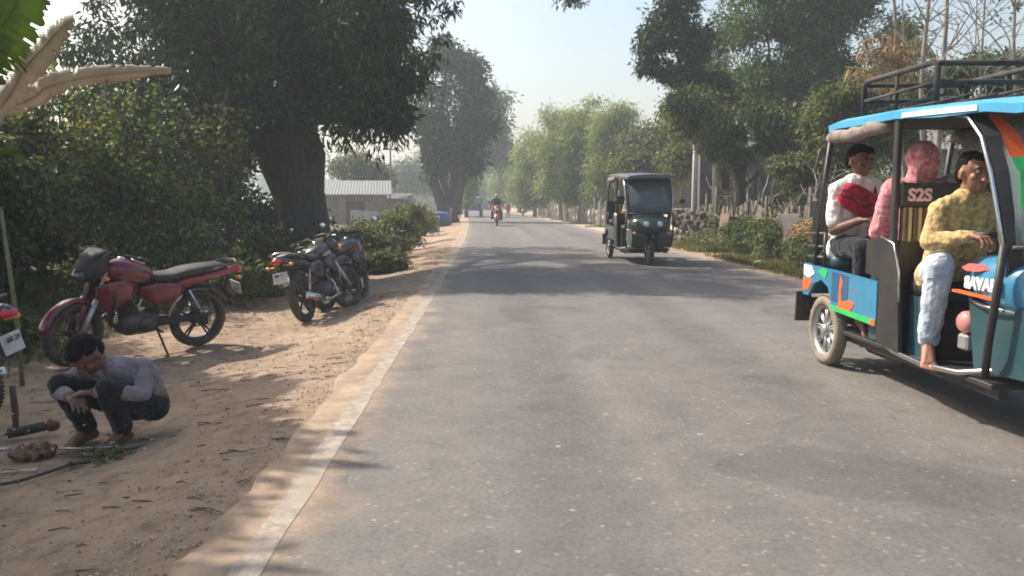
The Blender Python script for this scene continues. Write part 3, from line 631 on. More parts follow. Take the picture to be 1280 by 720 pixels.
# feathery light trees on the right side of the bend
k = 0
lt = [(668,66,[(668,190,20,30,1),(660,215,18,24,.9),(678,220,20,26,.8)],'leftmost feathery light green tree of the row by the post fence'),
      (700,54,[(700,160,24,30,1),(690,195,26,32,1),(712,215,24,26,.9)],'second feathery light green tree of the row, over the first fence posts'),
      (728,47,[(730,150,24,28,1),(722,185,28,34,1),(742,210,24,26,.9)],'tallest feathery light green tree in the middle of the row'),
      (760,44,[(765,155,24,28,1),(757,190,26,34,1),(772,210,22,24,.8)],'feathery light green tree behind the small dark rickshaw'),
      (648,95,[(648,205,15,20,1),(642,225,14,18,.9)],'small light green tree where the row vanishes at the bend')]
for px, d, cr, lab in lt:
    cr = cr + [(cr[0][0]-12,238,18,16,.8),(cr[0][0]+14,240,18,14,.8),(cr[0][0],222,26,20,.8)]
    far_tree('feathery_tree', lab, 'tree', px, d, cr, YG, BB, 0, 95, 38, 1.0*d/60, .30*d/50, .06*d/50, 'light green trees on the right of the bend', r=.13, droop=.8, twigs=.3)
far_tree('roadside_tree', 'olive tree between the light green row and the tall trees on the right', 'tree', 822, 36, [(800,185,30,26,1),(835,180,30,30,1),(820,215,36,18,1),(790,215,24,18,.7)], OG, BK, 0, 85, 36, .6, .22, .08, r=.2)
far_tree('roadside_tree', 'dense dark green tree crown in the upper middle of the right side', 'tree', 985, 25, [(960,40,60,55,1.3),(1030,50,60,60,1.3),(990,100,70,45,1.2),(1070,110,50,40,1),(1000,-20,80,50,1),(1060,10,50,40,.8)], TG, BK, 0, 170, 44, .55, .17, .06, r=.34, th=3.2)
far_tree('roadside_tree', 'dark leafed tree with bent trunk leaning out over the road at right', 'tree', 900, 22, [(835,35,24,26,.9),(815,55,18,18,.5),(862,60,26,26,.9),(850,5,30,20,.8),(880,110,34,28,1),(845,95,22,18,.6),(716,-14,26,20,.22,0,(845,-30)),(815,88,10,20,.25)], MG, BK, 0, 85, 36, .34, .16, .055, r=.24, th=2.9)
far_tree('roadside_tree', 'sunlit olive tree with drooping sprays above the dark shed', 'tree', 925, 20.5, [(880,140,44,32,1),(930,150,44,34,1),(980,160,44,34,1),(1010,190,32,26,.7),(905,185,34,22,.6)], OG, BK, 0, 130, 38, .36, .15, .04, r=.16, th=2.2, droop=1.0)
far_tree('roadside_tree', 'dense low tree right behind the rear of the blue rickshaw', 'tree', 1060, 17, [(1050,150,50,36,1),(1090,110,40,34,1),(1010,215,46,28,.7),(1105,165,40,40,1),(1050,200,30,24,.5)], OG, BK, 0, 120, 36, .3, .12, .04, r=.13, droop=.6)
far_tree('roadside_tree', 'rounded green bushy tree seen above the blue rickshaw roof', 'tree', 1235, 15, [(1235,85,32,22,1),(1200,105,32,20,1),(1265,110,28,20,1),(1235,150,60,45,1),(1160,120,30,30,.7)], TG, BK, 0, 110, 34, .26, .09, .04, r=.1)
far_tree('roadside_tree', 'shady tree behind the windscreen of the blue rickshaw', 'tree', 1320, 14, [(1320,160,70,60,1),(1290,230,60,40,.8),(1230,240,50,30,.7)], TG, BK, 0, 120, 32, .28, .1, .04, r=.13)
far_tree('roadside_tree', 'bushy olive tree low behind the pale pole and the dark shed', 'tree', 880, 30, [(860,150,36,34,1),(900,190,40,34,1),(850,205,26,24,.7),(930,120,40,34,.8)], OG, BK, 0, 110, 36, .55, .2, .06, r=.18)
far_tree('roadside_tree', 'grey green tree filling the gap behind the plank fence and the pink house', 'tree', 1010, 32, [(960,190,50,40,1),(1020,170,50,44,1),(1070,190,46,40,1),(1000,120,60,44,1)], TG, BK, 0, 120, 36, .6, .2, .07, r=.2)
far_tree('roadside_tree', 'tall grey green tree filling the sky between the leaning stem and the bare pair', 'tree', 1120, 24, [(1115,60,34,44,.8),(1140,120,44,40,1),(1110,180,50,40,1),(1170,170,50,44,1)], OG, BK, 0, 90, 34, .5, .17, .055, r=.18)
far_tree('roadside_tree', 'light hanging tree between the leaning dark tree and the dense crown', 'tree', 915, 27, [(880,60,36,40,.7),(905,105,40,34,.9),(870,120,30,30,.8)], OG, BK, 0, 90, 36, .5, .2, .05, r=.15, droop=1.0)
# bare stems
def bare(label, px, d, tip, r=.05, nb=10, lean=0, green=False):
    X = (px-621)/1000*d; z = float(gh(X,d)); t = thing('bare_tree', label, 'tree', (X,d,z), group='bare trees behind the blue rickshaw'); q = At(tip[0], tip[1], d); mb = MB()
    pts = limb(mb, (0,0,-.1), (q.x-X, 0, q.z-z), r, r*.45, .03, 10, 9)
    mb.build('trunk', BL, t); b2 = MB()
    for i in range(nb):
        p = pts[random.randint(4,9)]; a = random.choice([-1,1])*random.uniform(.3,1.0); L = random.uniform(.6,1.7)
        e = p + Vector((math.sin(a)*L, random.uniform(-.4,.4)*L, math.cos(a)*L*.8)); s_ = limb(b2, p, e, r*.3, .006, .14, 5, 5)
        for _ in range(3):
            u = s_[random.randint(1,4)]; limb(b2, u, u+Vector((random.uniform(-.5,.5), random.uniform(-.3,.3), random.uniform(0,.5))), .008, .003, .2, 3, 4)
    b2.build('branches', BL, t)
    if green:
        P, D = foliage(np.array([tuple(s_[-1]) for _ in range(6)])+rng.normal(0,.6,(6,3)), 26, .25, .3); leaf_mesh('crown', P, D, .08, .04, OG, t)
bare('bare leaning twin stem right beside the dense green crown', 1150, 15, (1108,-60), .055, 6)
bare('thick straight bare trunk, first of the close pair above the roof rack', 1163, 12.5, (1166,-90), .05, 8)
bare('thick straight bare trunk, second of the close pair above the roof rack', 1182, 12.8, (1184,-90), .055, 8, green=True)
bare('thin bare pole like tree with crossing twigs above the blue roof', 1232, 13, (1236,-70), .03, 18, green=True)
bare('slender bare tree with forked branches at the upper right edge', 1275, 12, (1268,-60), .04, 20, green=True)
bare('thin bare sapling between the trunk pair and the leaning stem', 1212, 17, (1222,-40), .025, 12)
bare('thin bare sapling right beside the leaning twin stem', 1128, 19, (1130,-60), .03, 8)
# dry fronds
t = thing('dry_frond_heap', 'golden dry hanging fronds above the rear of the blue rickshaw', 'dry fronds', At(1100,80,14.5)); mb = MB(); P = []; D = []
for i in range(16):
    a = Vector((random.uniform(-.7,.1), random.uniform(-.3,.3), random.uniform(-.35,.35))); b_ = a + Vector((random.uniform(.5,1.1), random.uniform(-.2,.2), random.uniform(-.35,.25)))
    pts = limb(mb, a, b_, .012, .004, .08, 6, 5)
    for j in range(55):
        u = random.random()*5.99; q = pts[int(u)].lerp(pts[int(u)+1], u%1); P.append(q); D.append((Vector((.5*random.choice([-1,1])+.3, random.gauss(0,.4), -.9+random.gauss(0,.4)))).normalized())
mb.build('stalks', BB, t); leaf_mesh('fronds', np.array(P), np.array(D), .26, .02, DG, t)
# hedge-like thicket far right so the road side is closed behind the rickshaw
bush('weed_bush', 'dusty thicket under the fence seen between the passengers of the blue rickshaw', 'bush', (7.6,11.5,.2), [(0,0,.7,1.2,.8,.8,1),(1.5,0,.8,1.2,.8,.9,1),(-1.2,.5,.6,.8,.6,.7,.7),(3,0,1,1.4,1,1.2,1)], OG, 70, 28, .24, .09, .04, 9)

random.seed(5)
for u_, y_, h_, w_, mt, lb in ((5.85,12.6,1.0,.7,OG,'dusty olive bush in front of the planks just left of the blue rickshaw tail'),(6.0,14.9,.9,.6,DG,'dry brown bush sprawling over the plank fence'),(5.9,17.2,1.1,.65,OG,'dusty olive bush in front of the middle of the plank fence'),
                           (6.0,19.2,1.0,.6,TG,'darker green bush against the far half of the plank fence'),(6.3,21.6,1.3,.6,OG,'tall dusty bush where the planks meet the stone wall'),(7.2,15.5,2.0,1.2,OG,'high olive bush behind the plank fence and its brushwood'),(7.4,19.0,2.1,1.2,TG,'high green bush behind the far half of the plank fence')):
    bush('fence_bush', lb, 'bush', (rx(u_,y_),y_,float(gh(rx(u_,y_),y_))), [(0,0,h_*.55,w_*.6,w_,h_*.42,1.2),(.1,w_*.7,h_*.4,w_*.5,w_*.6,h_*.34,.8),(-.1,-w_*.7,h_*.45,w_*.5,w_*.6,h_*.36,.8)], mt, 55, 26, .2, .085, .035, 12, .3, 'bushes along the plank fence', BL)
# ------------------------------------------------------------------ fences, huts, poles
WOOD = paint('weathered_wood', (.12,.105,.088), .9, var=.4, scale=5, dirt=.5, bmp=.004)
WOODD = paint('dark_wood', (.12,.10,.085), .9, var=.4, scale=5, bmp=.004)
YB = paint('yellowed_board', (.22,.175,.09), .85, var=.3, scale=4, dirt=.5, bmp=.002)
PINK = paint('pinkish_plaster', (.27,.20,.175), .9, var=.2, scale=2, dirt=.4)
GREYP = paint('grey_plaster', (.22,.22,.20), .9, var=.2, scale=1.5, dirt=.5)
TIN = paint('old_tin', (.19,.19,.185), .55, metal=.3, var=.3, scale=3, dirt=.6, dirtcol=(.2,.11,.06))
DTIN = paint('dark_tin', (.075,.08,.085), .7, var=.4, scale=2.5, dirt=.5, dirtcol=(.13,.11,.09))
WTIN = paint('pale_tin', (.15,.16,.155), .5, var=.12, scale=2, dirt=.3)
MUD = paint('mud_wall', (.27,.235,.18), .95, var=.25, scale=2, dirt=.4, bmp=.01)
BRICK = paint('brown_thatch', (.20,.13,.09), .95, var=.35, scale=4, bmp=.02)
CONC = paint('pale_concrete', (.50,.49,.45), .85, var=.2, scale=3, dirt=.4)
def g3(u, y): X = rx(u, y); return Vector((X, y, float(gh(X,y))))
# leaning post row on the right of the bend
proto = None; spots = []
y = 33.
while y < 74: spots.append(y); y += random.uniform(.55,1.1)
random.shuffle(spots)
for i, y in enumerate(spots):
    p = g3(5.75+random.gauss(0,.1), y)
    if i < 6:
        mb = MB(); h = random.uniform(1.15,1.75); limb(mb, (0,0,-.1), (random.gauss(0,.07),0,h), .055, .04, .05, 5, 7); src = mb.build('fence_post', BL); o = src
        if proto is None: proto = []
        proto.append(src)
    else:
        o = proto[i % 6].copy(); C.objects.link(o); o.rotation_euler = (0,0,random.random()*6); o.scale = (1,1,random.uniform(.85,1.15))
    o.location = p
    tag(o, 'crooked grey branch post in the fence row under the light green trees', 'fence post', 'crooked posts of the roadside fence')
t = thing('brush_fence', 'pale dry brush woven between the far crooked fence posts', 'fence', g3(5.9,52)); mb = MB(); b_ = t.location.copy(); P = []
for i in range(230):
    y = random.uniform(36,74); a = g3(5.95+random.gauss(0,.12), y)-b_; mb.tube([a, a+Vector((random.gauss(0,.1), random.gauss(0,.5), random.uniform(.5,1.3)))], [.016,.008], 4)
mb.build('stick', BL, t)
# old plank fence behind the grass strip
t = thing('plank_fence', 'old grey plank and bamboo fence along the right roadside by the shed', 'fence', g3(6.35,17)); b_ = t.location.copy(); pl = []
y = 10.0
while y < 23.5:
    a = g3(6.2+.12*math.sin(y*1.7), y)-b_; pl.append((y,a)); y += .17
mb = MB()
for y, a in pl:
    h = 1.22+.25*noise.noise(Vector((y*.6,0,0)))+random.uniform(-.06,.06)
    if random.random() < .06: continue
    mb.box(a+Vector((0,0,h/2-.1)), (.022, random.uniform(.12,.16), h), Euler((random.gauss(0,.07), random.gauss(0,.05), random.gauss(0,.08))))
mb.build('planks', WOOD, t)
mb = MB()
for z in (.35,.85):
    mb.tube([a+Vector((-.05,0,z+.03*math.sin(y*2))) for y, a in pl[::6]], .024, 6)
mb.build('rail', WOODD, t)
for y, a in pl[::11]:
    mb = MB(); mb.tube([a+Vector((-.08,0,-.2)), a+Vector((-.08+random.gauss(0,.03),0,1.4+random.uniform(-.1,.3)))], .04, 7); mb.build('post', WOODD, t)
# board panels leaning on it
def board(label, u, y, w, h, mat, lean=.12, yaw=0, z=0, ribs=False):
    p = g3(u,y); mb = MB()
    mb.box((0,0,h/2), (.03, w, h), bev=.004)
    if ribs:
        for k in range(int(w/.09)): mb.box((-.02, -w/2+.05+k*.09, h/2), (.015,.03,h*.98))
    o = mb.build('board', mat); o.location = p+Vector((0,0,z)); o.rotation_euler = (0,lean,yaw); return tag(o, label, 'board', 'boards leaning on the plank fence')
board('upright yellow brown board leaning on the plank fence near the blue rickshaw', 6.0,14.6,.95,1.3,YB)
board('lower pale grey board leaning on the plank fence left of the yellow brown one', 5.95,16.3,1.25,1.0,TIN, ribs=True)
board('small rusty brown board low on the plank fence near the utility pole', 5.9,20.4,.8,.95,paint('rust_board',(.14,.085,.055),.9,var=.3,scale=4))
board('pale grey tin board on the plank fence seen through the blue rickshaw', 6.0,11.2,1.2,1.2,TIN, ribs=True)
# pole
t = thing('utility_pole', 'thin pale concrete pole beside the dark shed on the right', 'pole', g3(6.05,23.7)); mb = MB(); mb.tube([(0,0,-.2),(0,0,1.6),(.0,0,3.25)], [.065,.055,.045], 10); mb.build('shaft', CONC, t)
mb = MB(); mb.tube([(0,0,2.9),(.0,-.0,3.3)], .05, 8); mb.box((0,0,3.0), (.14,.14,.03)); mb.build('collar', DTIN, t)
# dark shed
def hut(name, label, cat, loc, w, d, h, roofh, wall, roof, yaw=0, over=.25, door=True, gable=False, posts=True, corr=True, win=False):
    t = thing(name, label, cat, loc, (0,0,yaw)); mb = MB(); th = .06
    dw = .8
    for sx in (-1,1): mb.box((sx*(w/2), 0, h/2), (th, d-.002, h))
    mb.box((0, d/2, h/2), (w-th, th, h))
    if door:
        mb.box((-(w+dw)/4-.02, -d/2, h/2), ((w-dw)/2-th/2-.01, th, h)); mb.box(((w+dw)/4+.02, -d/2, h/2), ((w-dw)/2-th/2-.01, th, h)); mb.box((0,-d/2,h-.15),(dw+.02,th*.9,.3))
    else: mb.box((0,-d/2,h/2),(w-th,th,h))
    mb.build('wall', wall, t)
    if door:
        mb = MB(); mb.box((0,-d/2-.01,(h-.3)/2), (dw-.03,.03,h-.32)); 
        for z in (.3,h-.6): mb.box((0,-d/2-.03,z),(dw-.06,.015,.07))
        dd = mb.build('door', WOODD, t); mb = MB(); mb.lathe((dw*.36,-d/2-.06,h*.45), [(.03,0),(.03,.03)], 10); mb.build('handle', TIN, dd)
    if win:
        mb = MB(); mb.box((w*.32,-d/2-.02,h*.6),(.5,.04,.45)); mb.build('window', WOODD, t)
    mb = MB(); nr = max(8,int(w/.12)); W2 = w/2+over
    prof = []
    for i in range(nr*2+1):
        x = -W2+2*W2*i/(nr*2); prof.append((x, .02*(i%2)))
    V = []; F = []
    rows = [(-d/2-over,h), (d/2+over,h+roofh)] if not gable else [(-d/2-over,h-.05),(0,h+roofh),(d/2+over,h-.05)]
    for (yy, zz) in rows:
        for x, dz in prof: V.append((x,yy,zz+dz+.03))
        for x, dz in prof: V.append((x,yy,zz+dz))
    n_ = len(prof); st = 2*n_
    for r_ in range(len(rows)-1):
        for i in range(n_-1):
            a = r_*st+i; F.append((a,a+1,a+st+1,a+st)); b = a+n_; F.append((b,b+st,b+st+1,b+1))
        for (i0,i1) in ((0,n_),(n_-1,2*n_-1)): F.append((r_*st+i0, r_*st+st+i0, r_*st+st+i1, r_*st+i1))
    for r_ in (0,len(rows)-1):
        for i in range(n_-1): F.append((r_*st+i, r_*st+n_+i, r_*st+n_+i+1, r_*st+i+1))
    mb.add(V,F); mb.build('roof', roof, t)
    if posts:
        for sx in (-1,1):
            mb = MB(); mb.tube([(sx*(w/2+over*.6),-d/2-over*.7,-.1),(sx*(w/2+over*.6),-d/2-over*.7,h)], .045, 7); mb.build('post', BL, t)
    return t
hut('shed', 'dark tin shed standing right of the pale pole behind the plank fence', 'shed', g3(7.9,25.5), 2.5,2.2,2.6,.5, DTIN, DTIN, R(-8), posts=True)
hut('shed', 'low brown roofed shack on the rise behind the side track', 'shed', g3(10.6,43)+Vector((0,0,.1)), 4.2,3,1.5,.8, BRICK, BRICK, R(5), gable=True)
hut('house', 'pinkish plastered house with a tin roof behind the plank fence', 'house', g3(10.2,27.5), 4.2,3.5,1.9,.7, PINK, TIN, R(-14), gable=True, win=True)
hut('house', 'grey house glimpsed between the trunks behind the blue rickshaw', 'house', g3(14.2,20.5), 5,3.5,2.3,.9, GREYP, TIN, R(-25), gable=True, win=True)
# low broken wall with stones before the shed
t = thing('stone_wall', 'crumbling low stone and mud wall between the pale pole and the planks', 'wall', g3(6.35,24)); b_ = t.location.copy(); mb = MB()
for i in range(150):
    y = random.uniform(22.3,26.5); a = g3(6.2+random.gauss(0,.14),y)-b_; z = random.uniform(0,.95)
    mb.ell(a+Vector((0,0,z)), (random.uniform(.08,.17),random.uniform(.08,.2),random.uniform(.06,.12)), Euler((random.random(),random.random(),random.random()*3)).to_matrix(), 8)
mb.build('stones', paint('wall_stone',(.085,.072,.058),.95,var=.45,scale=3,bmp=.01), t)
# tangle of bare branches thrown on the fence
t = thing('brushwood_heap', 'tangled heap of dry grey branches piled on the plank fence', 'brushwood', g3(6.5,17.5)); b_ = t.location.copy(); mb = MB()
for i in range(90):
    y = random.uniform(13,23); a = g3(6.5+random.gauss(0,.25),y)-b_+Vector((0,0,random.uniform(.0,1.1))); e = a+Vector((random.uniform(-.4,.4),random.uniform(-.9,.9),random.uniform(.1,1.3)))
    s_ = limb(mb, a, e, .022, .007, .22, 5, 5)
    for _ in range(2):
        u = s_[random.randint(1,4)]; limb(mb, u, u+Vector((random.uniform(-.3,.3),random.uniform(-.5,.5),random.uniform(0,.5))), .009,.003,.2,3,4)
mb.build('branches', BL, t)
bush('roadside_shrub','green creeper heap growing over the right end of the plank fence','shrub',g3(5.75,14.0),[(0,0,.35,.4,1.1,.3,1),(.3,2.0,.3,.35,.9,.28,.7)],TG,60,26,.18,.07,.04,6,.2)
bush('roadside_shrub','green weeds with litter at the foot of the crumbling stone wall','shrub',g3(5.65,20.5),[(0,0,.25,.4,1.6,.25,1),(.2,1.8,.25,.4,1.0,.25,.7)],SG,60,26,.16,.08,.04,6,.2)
bush('roadside_shrub','thin dry shrub poking up behind the crumbling stone wall','shrub',g3(6.9,23),[(0,0,1.1,.5,.9,.5,1),(.2,.5,1.7,.35,.5,.4,.5)],OG,40,20,.2,.08,.035,8,.1)
# bits of litter in the verge
for i,(lab,u,y,cc) in enumerate((('crumpled white plastic bag in the grass below the plank fence',5.3,15.8,(.75,.76,.78)),('small pale blue plastic scrap beside the white bag in the right verge',5.35,16.9,(.45,.6,.7)),('torn white paper cup at the edge of the right verge grass',5.15,18.0,(.7,.68,.62)))):
    mb = MB(); mb.ell((0,0,.035),(.09,.07,.04)); o = voxel(mb,'litter',.012,paint('litter%d'%i,cc,.5),None,1,.05,.05); o.location = g3(u,y); tag(o,lab,'litter')
# left side huts
def gl(px, d): X = (px-621)/1000*d; return Vector((X,d,float(gh(X,d))-.02))
hut('hut', 'grey mud hut with a pale sloping tin roof beyond the shrubs on the left', 'hut', gl(447,41), 3.0,2.6,1.45,.75, MUD, WTIN, R(8), over=.3, door=True)
hut('hut', 'darker low hut with a sloping roof edge beside the utility pole on the left', 'hut', gl(480,45), 2.2,2.4,1.35,.3, GREYP, TIN, R(-12), over=.3)
t = thing('compound_wall', 'low pale plastered wall in front of the huts on the left', 'wall', gl(492,37)); b_ = t.location.copy(); mb = MB()
for i in range(10):
    a = gl(440+i*11,37.5)-b_; mb.box(a+Vector((.2,0,.34)),(.41,.14,.72)); mb.box(a+Vector((.2,0,.73)),(.412,.2,.06))
mb.build('wall_panels', CONC, t)
t = thing('utility_pole', 'slim dark utility pole rising behind the huts on the left', 'pole', gl(490,47)); mb = MB(); mb.tube([(0,0,-.2),(0,0,4.6)],[.07,.05],8); mb.build('shaft', WOODD, t)
mb = MB(); mb.box((0,0,4.25),(.9,.07,.07)); [mb.lathe((x,0,4.29),[(.03,0),(.035,.05),(.02,.09)],8,'z') for x in (-.38,0,.38)]; mb.build('crossarm', WOODD, t)
# blue tarpaulin on a frame at the foot of the forked tree
t = thing('tarpaulin_stall', 'blue tarpaulin covered stall at the foot of the tall forked tree', 'stall', gl(553,46)); mb = MB()
mb.loft([(-.5,0,.42,.45,.42,5),(-.1,0,.44,.47,.43,5),(.3,0,.40,.46,.40,5),(.52,0,.38,.42,.36,5)],20); o = mb.build('tarpaulin', paint('blue_tarp',(.06,.10,.30),.6,var=.3,scale=6,dirt=.3), t)
for sx in (-1,1):
    for sy in (-1,1): mb = MB(); mb.tube([(sx*.5,sy*.48,-.1),(sx*.5,sy*.48,1.05)],.025,6); mb.build('post', BL, t)
# slim stake in the thicket at the left edge
t = thing('bamboo_pole', 'slim dry bamboo pole standing upright at the left frame edge', 'pole', (-3.62,6.05,-.14)); mb = MB(); mb.tube([(0,0,-.1),(.0,0,.4),(-.03,0,.8),(-.07,0,1.35)],[.018,.017,.016,.013],8); mb.build('culm', BB, t)
mb = MB(); [mb.lathe((-.03*z/.8,0,z),[(.018,-.006),(.021,0),(.018,.006)],8,'z') for z in (.3,.62,.95)]; mb.build('node_ring', BB, t)

# ------------------------------------------------------------------ banana plant at the left edge
BLm = leafmat('banana_green', [(.10,.16,.04),(.13,.20,.05),(.17,.25,.07)], .45, .4, 2); BDm = leafmat('banana_dry', [(.20,.17,.125),(.33,.29,.225),(.42,.38,.31)], .3, .8, 9)
BS = paint('banana_stem', (.16,.17,.08), .7, var=.4, scale=6)
t = thing('banana_plant', 'banana plant with fresh green and torn dry tan leaves at the left edge', 'banana plant', (-2.75,2.75,-.14)); mb = MB()
mb.tube([(0,0,-.1),(.02,0,.6),(.0,0,1.3),(.03,0,1.8)],[.13,.12,.10,.07],12,jit=.1); mb.build('stem', BS, t)
def blade(name, pts, wid, mat, roll=0, tears=(), fold=.35, curl=0):
    """long banana blade over a midrib path (relative to the plant)"""
    pts = [Vector(p) for p in pts]; k = 90; V = []; F = []
    def cr(u):
        s = u*(len(pts)-1); i = min(int(s), len(pts)-2); f = s-i; p0 = pts[max(i-1,0)]; p1 = pts[i]; p2 = pts[i+1]; p3 = pts[min(i+2,len(pts)-1)]
        return .5*((2*p1)+(p2-p0)*f+(2*p0-5*p1+4*p2-p3)*f*f+(3*p1-p0-3*p2+p3)*f**3)
    for i in range(k+1):
        u = i/k; p = cr(u); tn = (cr(min(1,u+.02))-cr(max(0,u-.02))).normalized(); sd_ = tn.cross(Vector((0,0,1))).normalized(); up = sd_.cross(tn)
        rr = roll+curl*u; a = sd_*math.cos(rr)+up*math.sin(rr); b = up*math.cos(rr)-sd_*math.sin(rr)
        wv = wid*max(.03,math.sin(math.pi*min(1,u*.92+.06))**.6)
        for (q, s_) in ((-1,1),(-.5,1),(0,0),(.5,1),(1,1)):
            edge = 1 - (.55*abs(noise.noise(Vector((u*60, q*3, wid*99))))+.35*abs(noise.noise(Vector((u*5,q*5,wid*50)))) if abs(q)==1 else 0)
            V.append(p + a*q*wv*edge + b*(abs(q)*fold*wv + .05*wv*noise.noise(Vector((u*14,q,3)))))
    for i in range(k):
        if i in tears: continue
        for j in range(4):
            if j in (0,3) and noise.noise(Vector((i*1.7,j*9.1,wid*77))) > .28: continue
            F.append((i*5+j,i*5+j+1,(i+1)*5+j+1,(i+1)*5+j))
    mb = MB(); mb.add(V,F,True); o = mb.build(name, mat, t); m = o.modifiers.new('t','SOLIDIFY'); m.thickness = .0008
    mb = MB(); mb.tube([cr(i/20) for i in range(21)],[.006*(1-.8*i/20) for i in range(21)],6); r = mb.build('midrib', mat, o); return o
def rel(px,py,d): return At(px,py,d)-t.location
blade('leaf', [(.05,0,1.6), rel(-70,70,2.8), rel(0,35,2.7), rel(45,-50,2.55)], .15, BLm, .9, fold=.15)
blade('dry_leaf', [(.03,0,1.5), rel(-50,165,2.95), rel(35,80,2.9), rel(70,40,2.85), rel(92,22,2.8)], .058, BDm, 1.0, curl=.5)
blade('dry_leaf', [(.03,0,1.4), rel(0,138,3.0), rel(60,108,3.0), rel(140,92,2.95), rel(214,88,2.9)], .048, BDm, 1.0, curl=.35)
blade('leaf', [(.05,0,1.6), rel(-80,110,2.8), rel(-30,30,2.7), rel(-10,-60,2.6)], .12, BLm, 1.0)
blade('leaf', [(.02,0,1.4), rel(-20,190,2.9), rel(20,200,2.9), rel(44,212,2.85)], .022, BLm, 1.0)

# ------------------------------------------------------------------ things on the ground near the crouching person
mb = MB(); mb.tube([(0,0,-.05),(.002,0,.12),(-.004,0,.27)],[.016,.02,.018],8); o = mb.build('wooden_peg', paint('peg_wood',(.10,.07,.05),.8,var=.4)); o.location = GL(20,536); tag(o,'short brown wooden peg stuck upright in the dirt beside the number plate','peg')
p = GL(42,545); t = thing('hand_pump', 'black hand pump with a dark red rounded end lying on the dirt', 'pump', p, (0,0,R(35)))
BLK = paint('black_rubber', (.018,.018,.018), .7, var=.3, dirt=.35); RED = paint('dull_red', (.14,.012,.016), .6, var=.4, dirt=.3); STEEL = paint('worn_steel', (.45,.44,.42), .35, metal=.85, var=.2, scale=20, dirt=.2)
mb = MB(); mb.tube([(-.13,0,.035),(.06,0,.05)],.03,12); mb.build('barrel', BLK, t); mb = MB(); mb.ell((.1,0,.045),(.045,.034,.034)); mb.lathe((.1,0,.055),[(.036,-.02),(.037,0)],16,'x'); mb.build('red_cap', RED, t)
mb = MB(); mb.tube([(-.13,0,.035),(-.2,0,.03)],.008,6); mb.tube([(-.2,-.04,.03),(-.2,.04,.03)],.011,8); mb.build('handle', STEEL, t)
mb = MB(); mb.ell((0,0,.03),(.10,.07,.04)); mb.ell((.05,.02,.035),(.06,.06,.035)); mb.ell((-.06,-.02,.02),(.06,.05,.03))
o = voxel(mb,'rag',.008,paint('orange_rag',(.15,.085,.05),.95,var=.4,scale=20),None,2,.03,.035); o.location = GL(42,572); tag(o,'crumpled orange brown rag in front of the hand pump','rag')
p0, p1 = GL(-30,618), GL(185,558); mb = MB(); k = 24; mb.tube([p0.lerp(p1,i/k)+Vector((0,.012*math.sin(i*1.1),.012+.006*math.sin(i*.7)))-p0 for i in range(k+1)],.009,8); o = mb.build('rubber_hose', BLK); o.location = p0; tag(o,'black rubber hose lying slantwise across the dirt in front of the person','hose')
p0, p1 = GL(-10,566), GL(150,562); mb = MB(); mb.tube([(0,0,.02),(.5,.0,.022),((p1-p0).x,(p1-p0).y,.02)],.006,8); mb.tube([(0,0,.02),(.1,0,.021)],.010,8); o = mb.build('steel_rod', STEEL); o.location = p0; tag(o,'thin bright steel rod lying beside the orange rag','rod')
t = thing('spanner','small shiny spanner on the dirt at the left frame edge','spanner',GL(24,590),(0,0,R(15))); mb = MB(); mb.box((0,0,.006),(.12,.012,.006),bev=.002); mb.build('shank',STEEL,t)
mb = MB(); 
for sx in (-1,1): mb.lathe((sx*.068,0,.003),[(.009,0),(.016,0),(.016,.007),(.009,.007)],14,'z',True)
mb.build('jaw',STEEL,t)
pts = np.array([tuple(GL(random.gauss(128,22),random.gauss(572,5))) for _ in range(26)]); D = rng.normal(0,1,(26*8,3)); D[:,2] = np.abs(D[:,2])*.35; D /= np.linalg.norm(D,axis=1)[:,None]
tag(leaf_mesh('green_sprig',np.repeat(pts,8,0)+np.array([0,0,.01]),D,.06,.016,SG),'small green leafy sprigs lying at the feet of the crouching person','sprigs', kind='stuff')
# ------------------------------------------------------------------ vehicles
CHROME = paint('chrome', (.62,.62,.60), .22, metal=1, var=.1, scale=20, dirt=.25, dirtcol=(.3,.25,.2))
SILV = paint('silver_paint', (.42,.42,.43), .35, metal=.6, var=.15, scale=15, dirt=.3)
TYRE = paint('tyre_rubber', (.022,.021,.02), .85, var=.3, scale=12, dirt=.5, dirtcol=(.20,.16,.12))
TYRED = paint('dusty_tyre', (.17,.145,.115), .9, var=.3, scale=9, dirt=.6, dirtcol=(.36,.31,.24))
PLAS = paint('black_plastic', (.014,.014,.016), .5, var=.3, scale=8, dirt=.14)
SEATM = paint('seat_vinyl', (.014,.014,.016), .55, var=.2, scale=14, dirt=.14)
ENG = paint('engine_alloy', (.05,.05,.05), .5, metal=.5, var=.35, scale=18, dirt=.5)
HEADL = paint('headliner_black',(.006,.006,.007),.95,var=.2); RACK = paint('rack_paint',(.02,.018,.016),.85,var=.4,scale=9,dirt=.2); MIRD = paint('dark_lens', (.05,.05,.055), .12, var=.1, coat=.6); MIRR = paint('mirror_glass', (.8,.8,.82), .05, metal=1, var=.02)
LRED = paint('tail_lens', (.55,.02,.03), .2, var=.1, coat=.5)
LWHT = paint('lamp_lens', (.75,.75,.72), .12, var=.05, coat=.6)
LORG = paint('amber_lens', (.75,.24,.03), .2, var=.1, coat=.5)
PLATE = paint('plate_white', (.62,.62,.60), .5, var=.1, dirt=.45)
DECW = paint('decal_white', (.72,.72,.70), .45, var=.05)
DKINK = paint('ink', (.02,.02,.03), .6, var=.1)
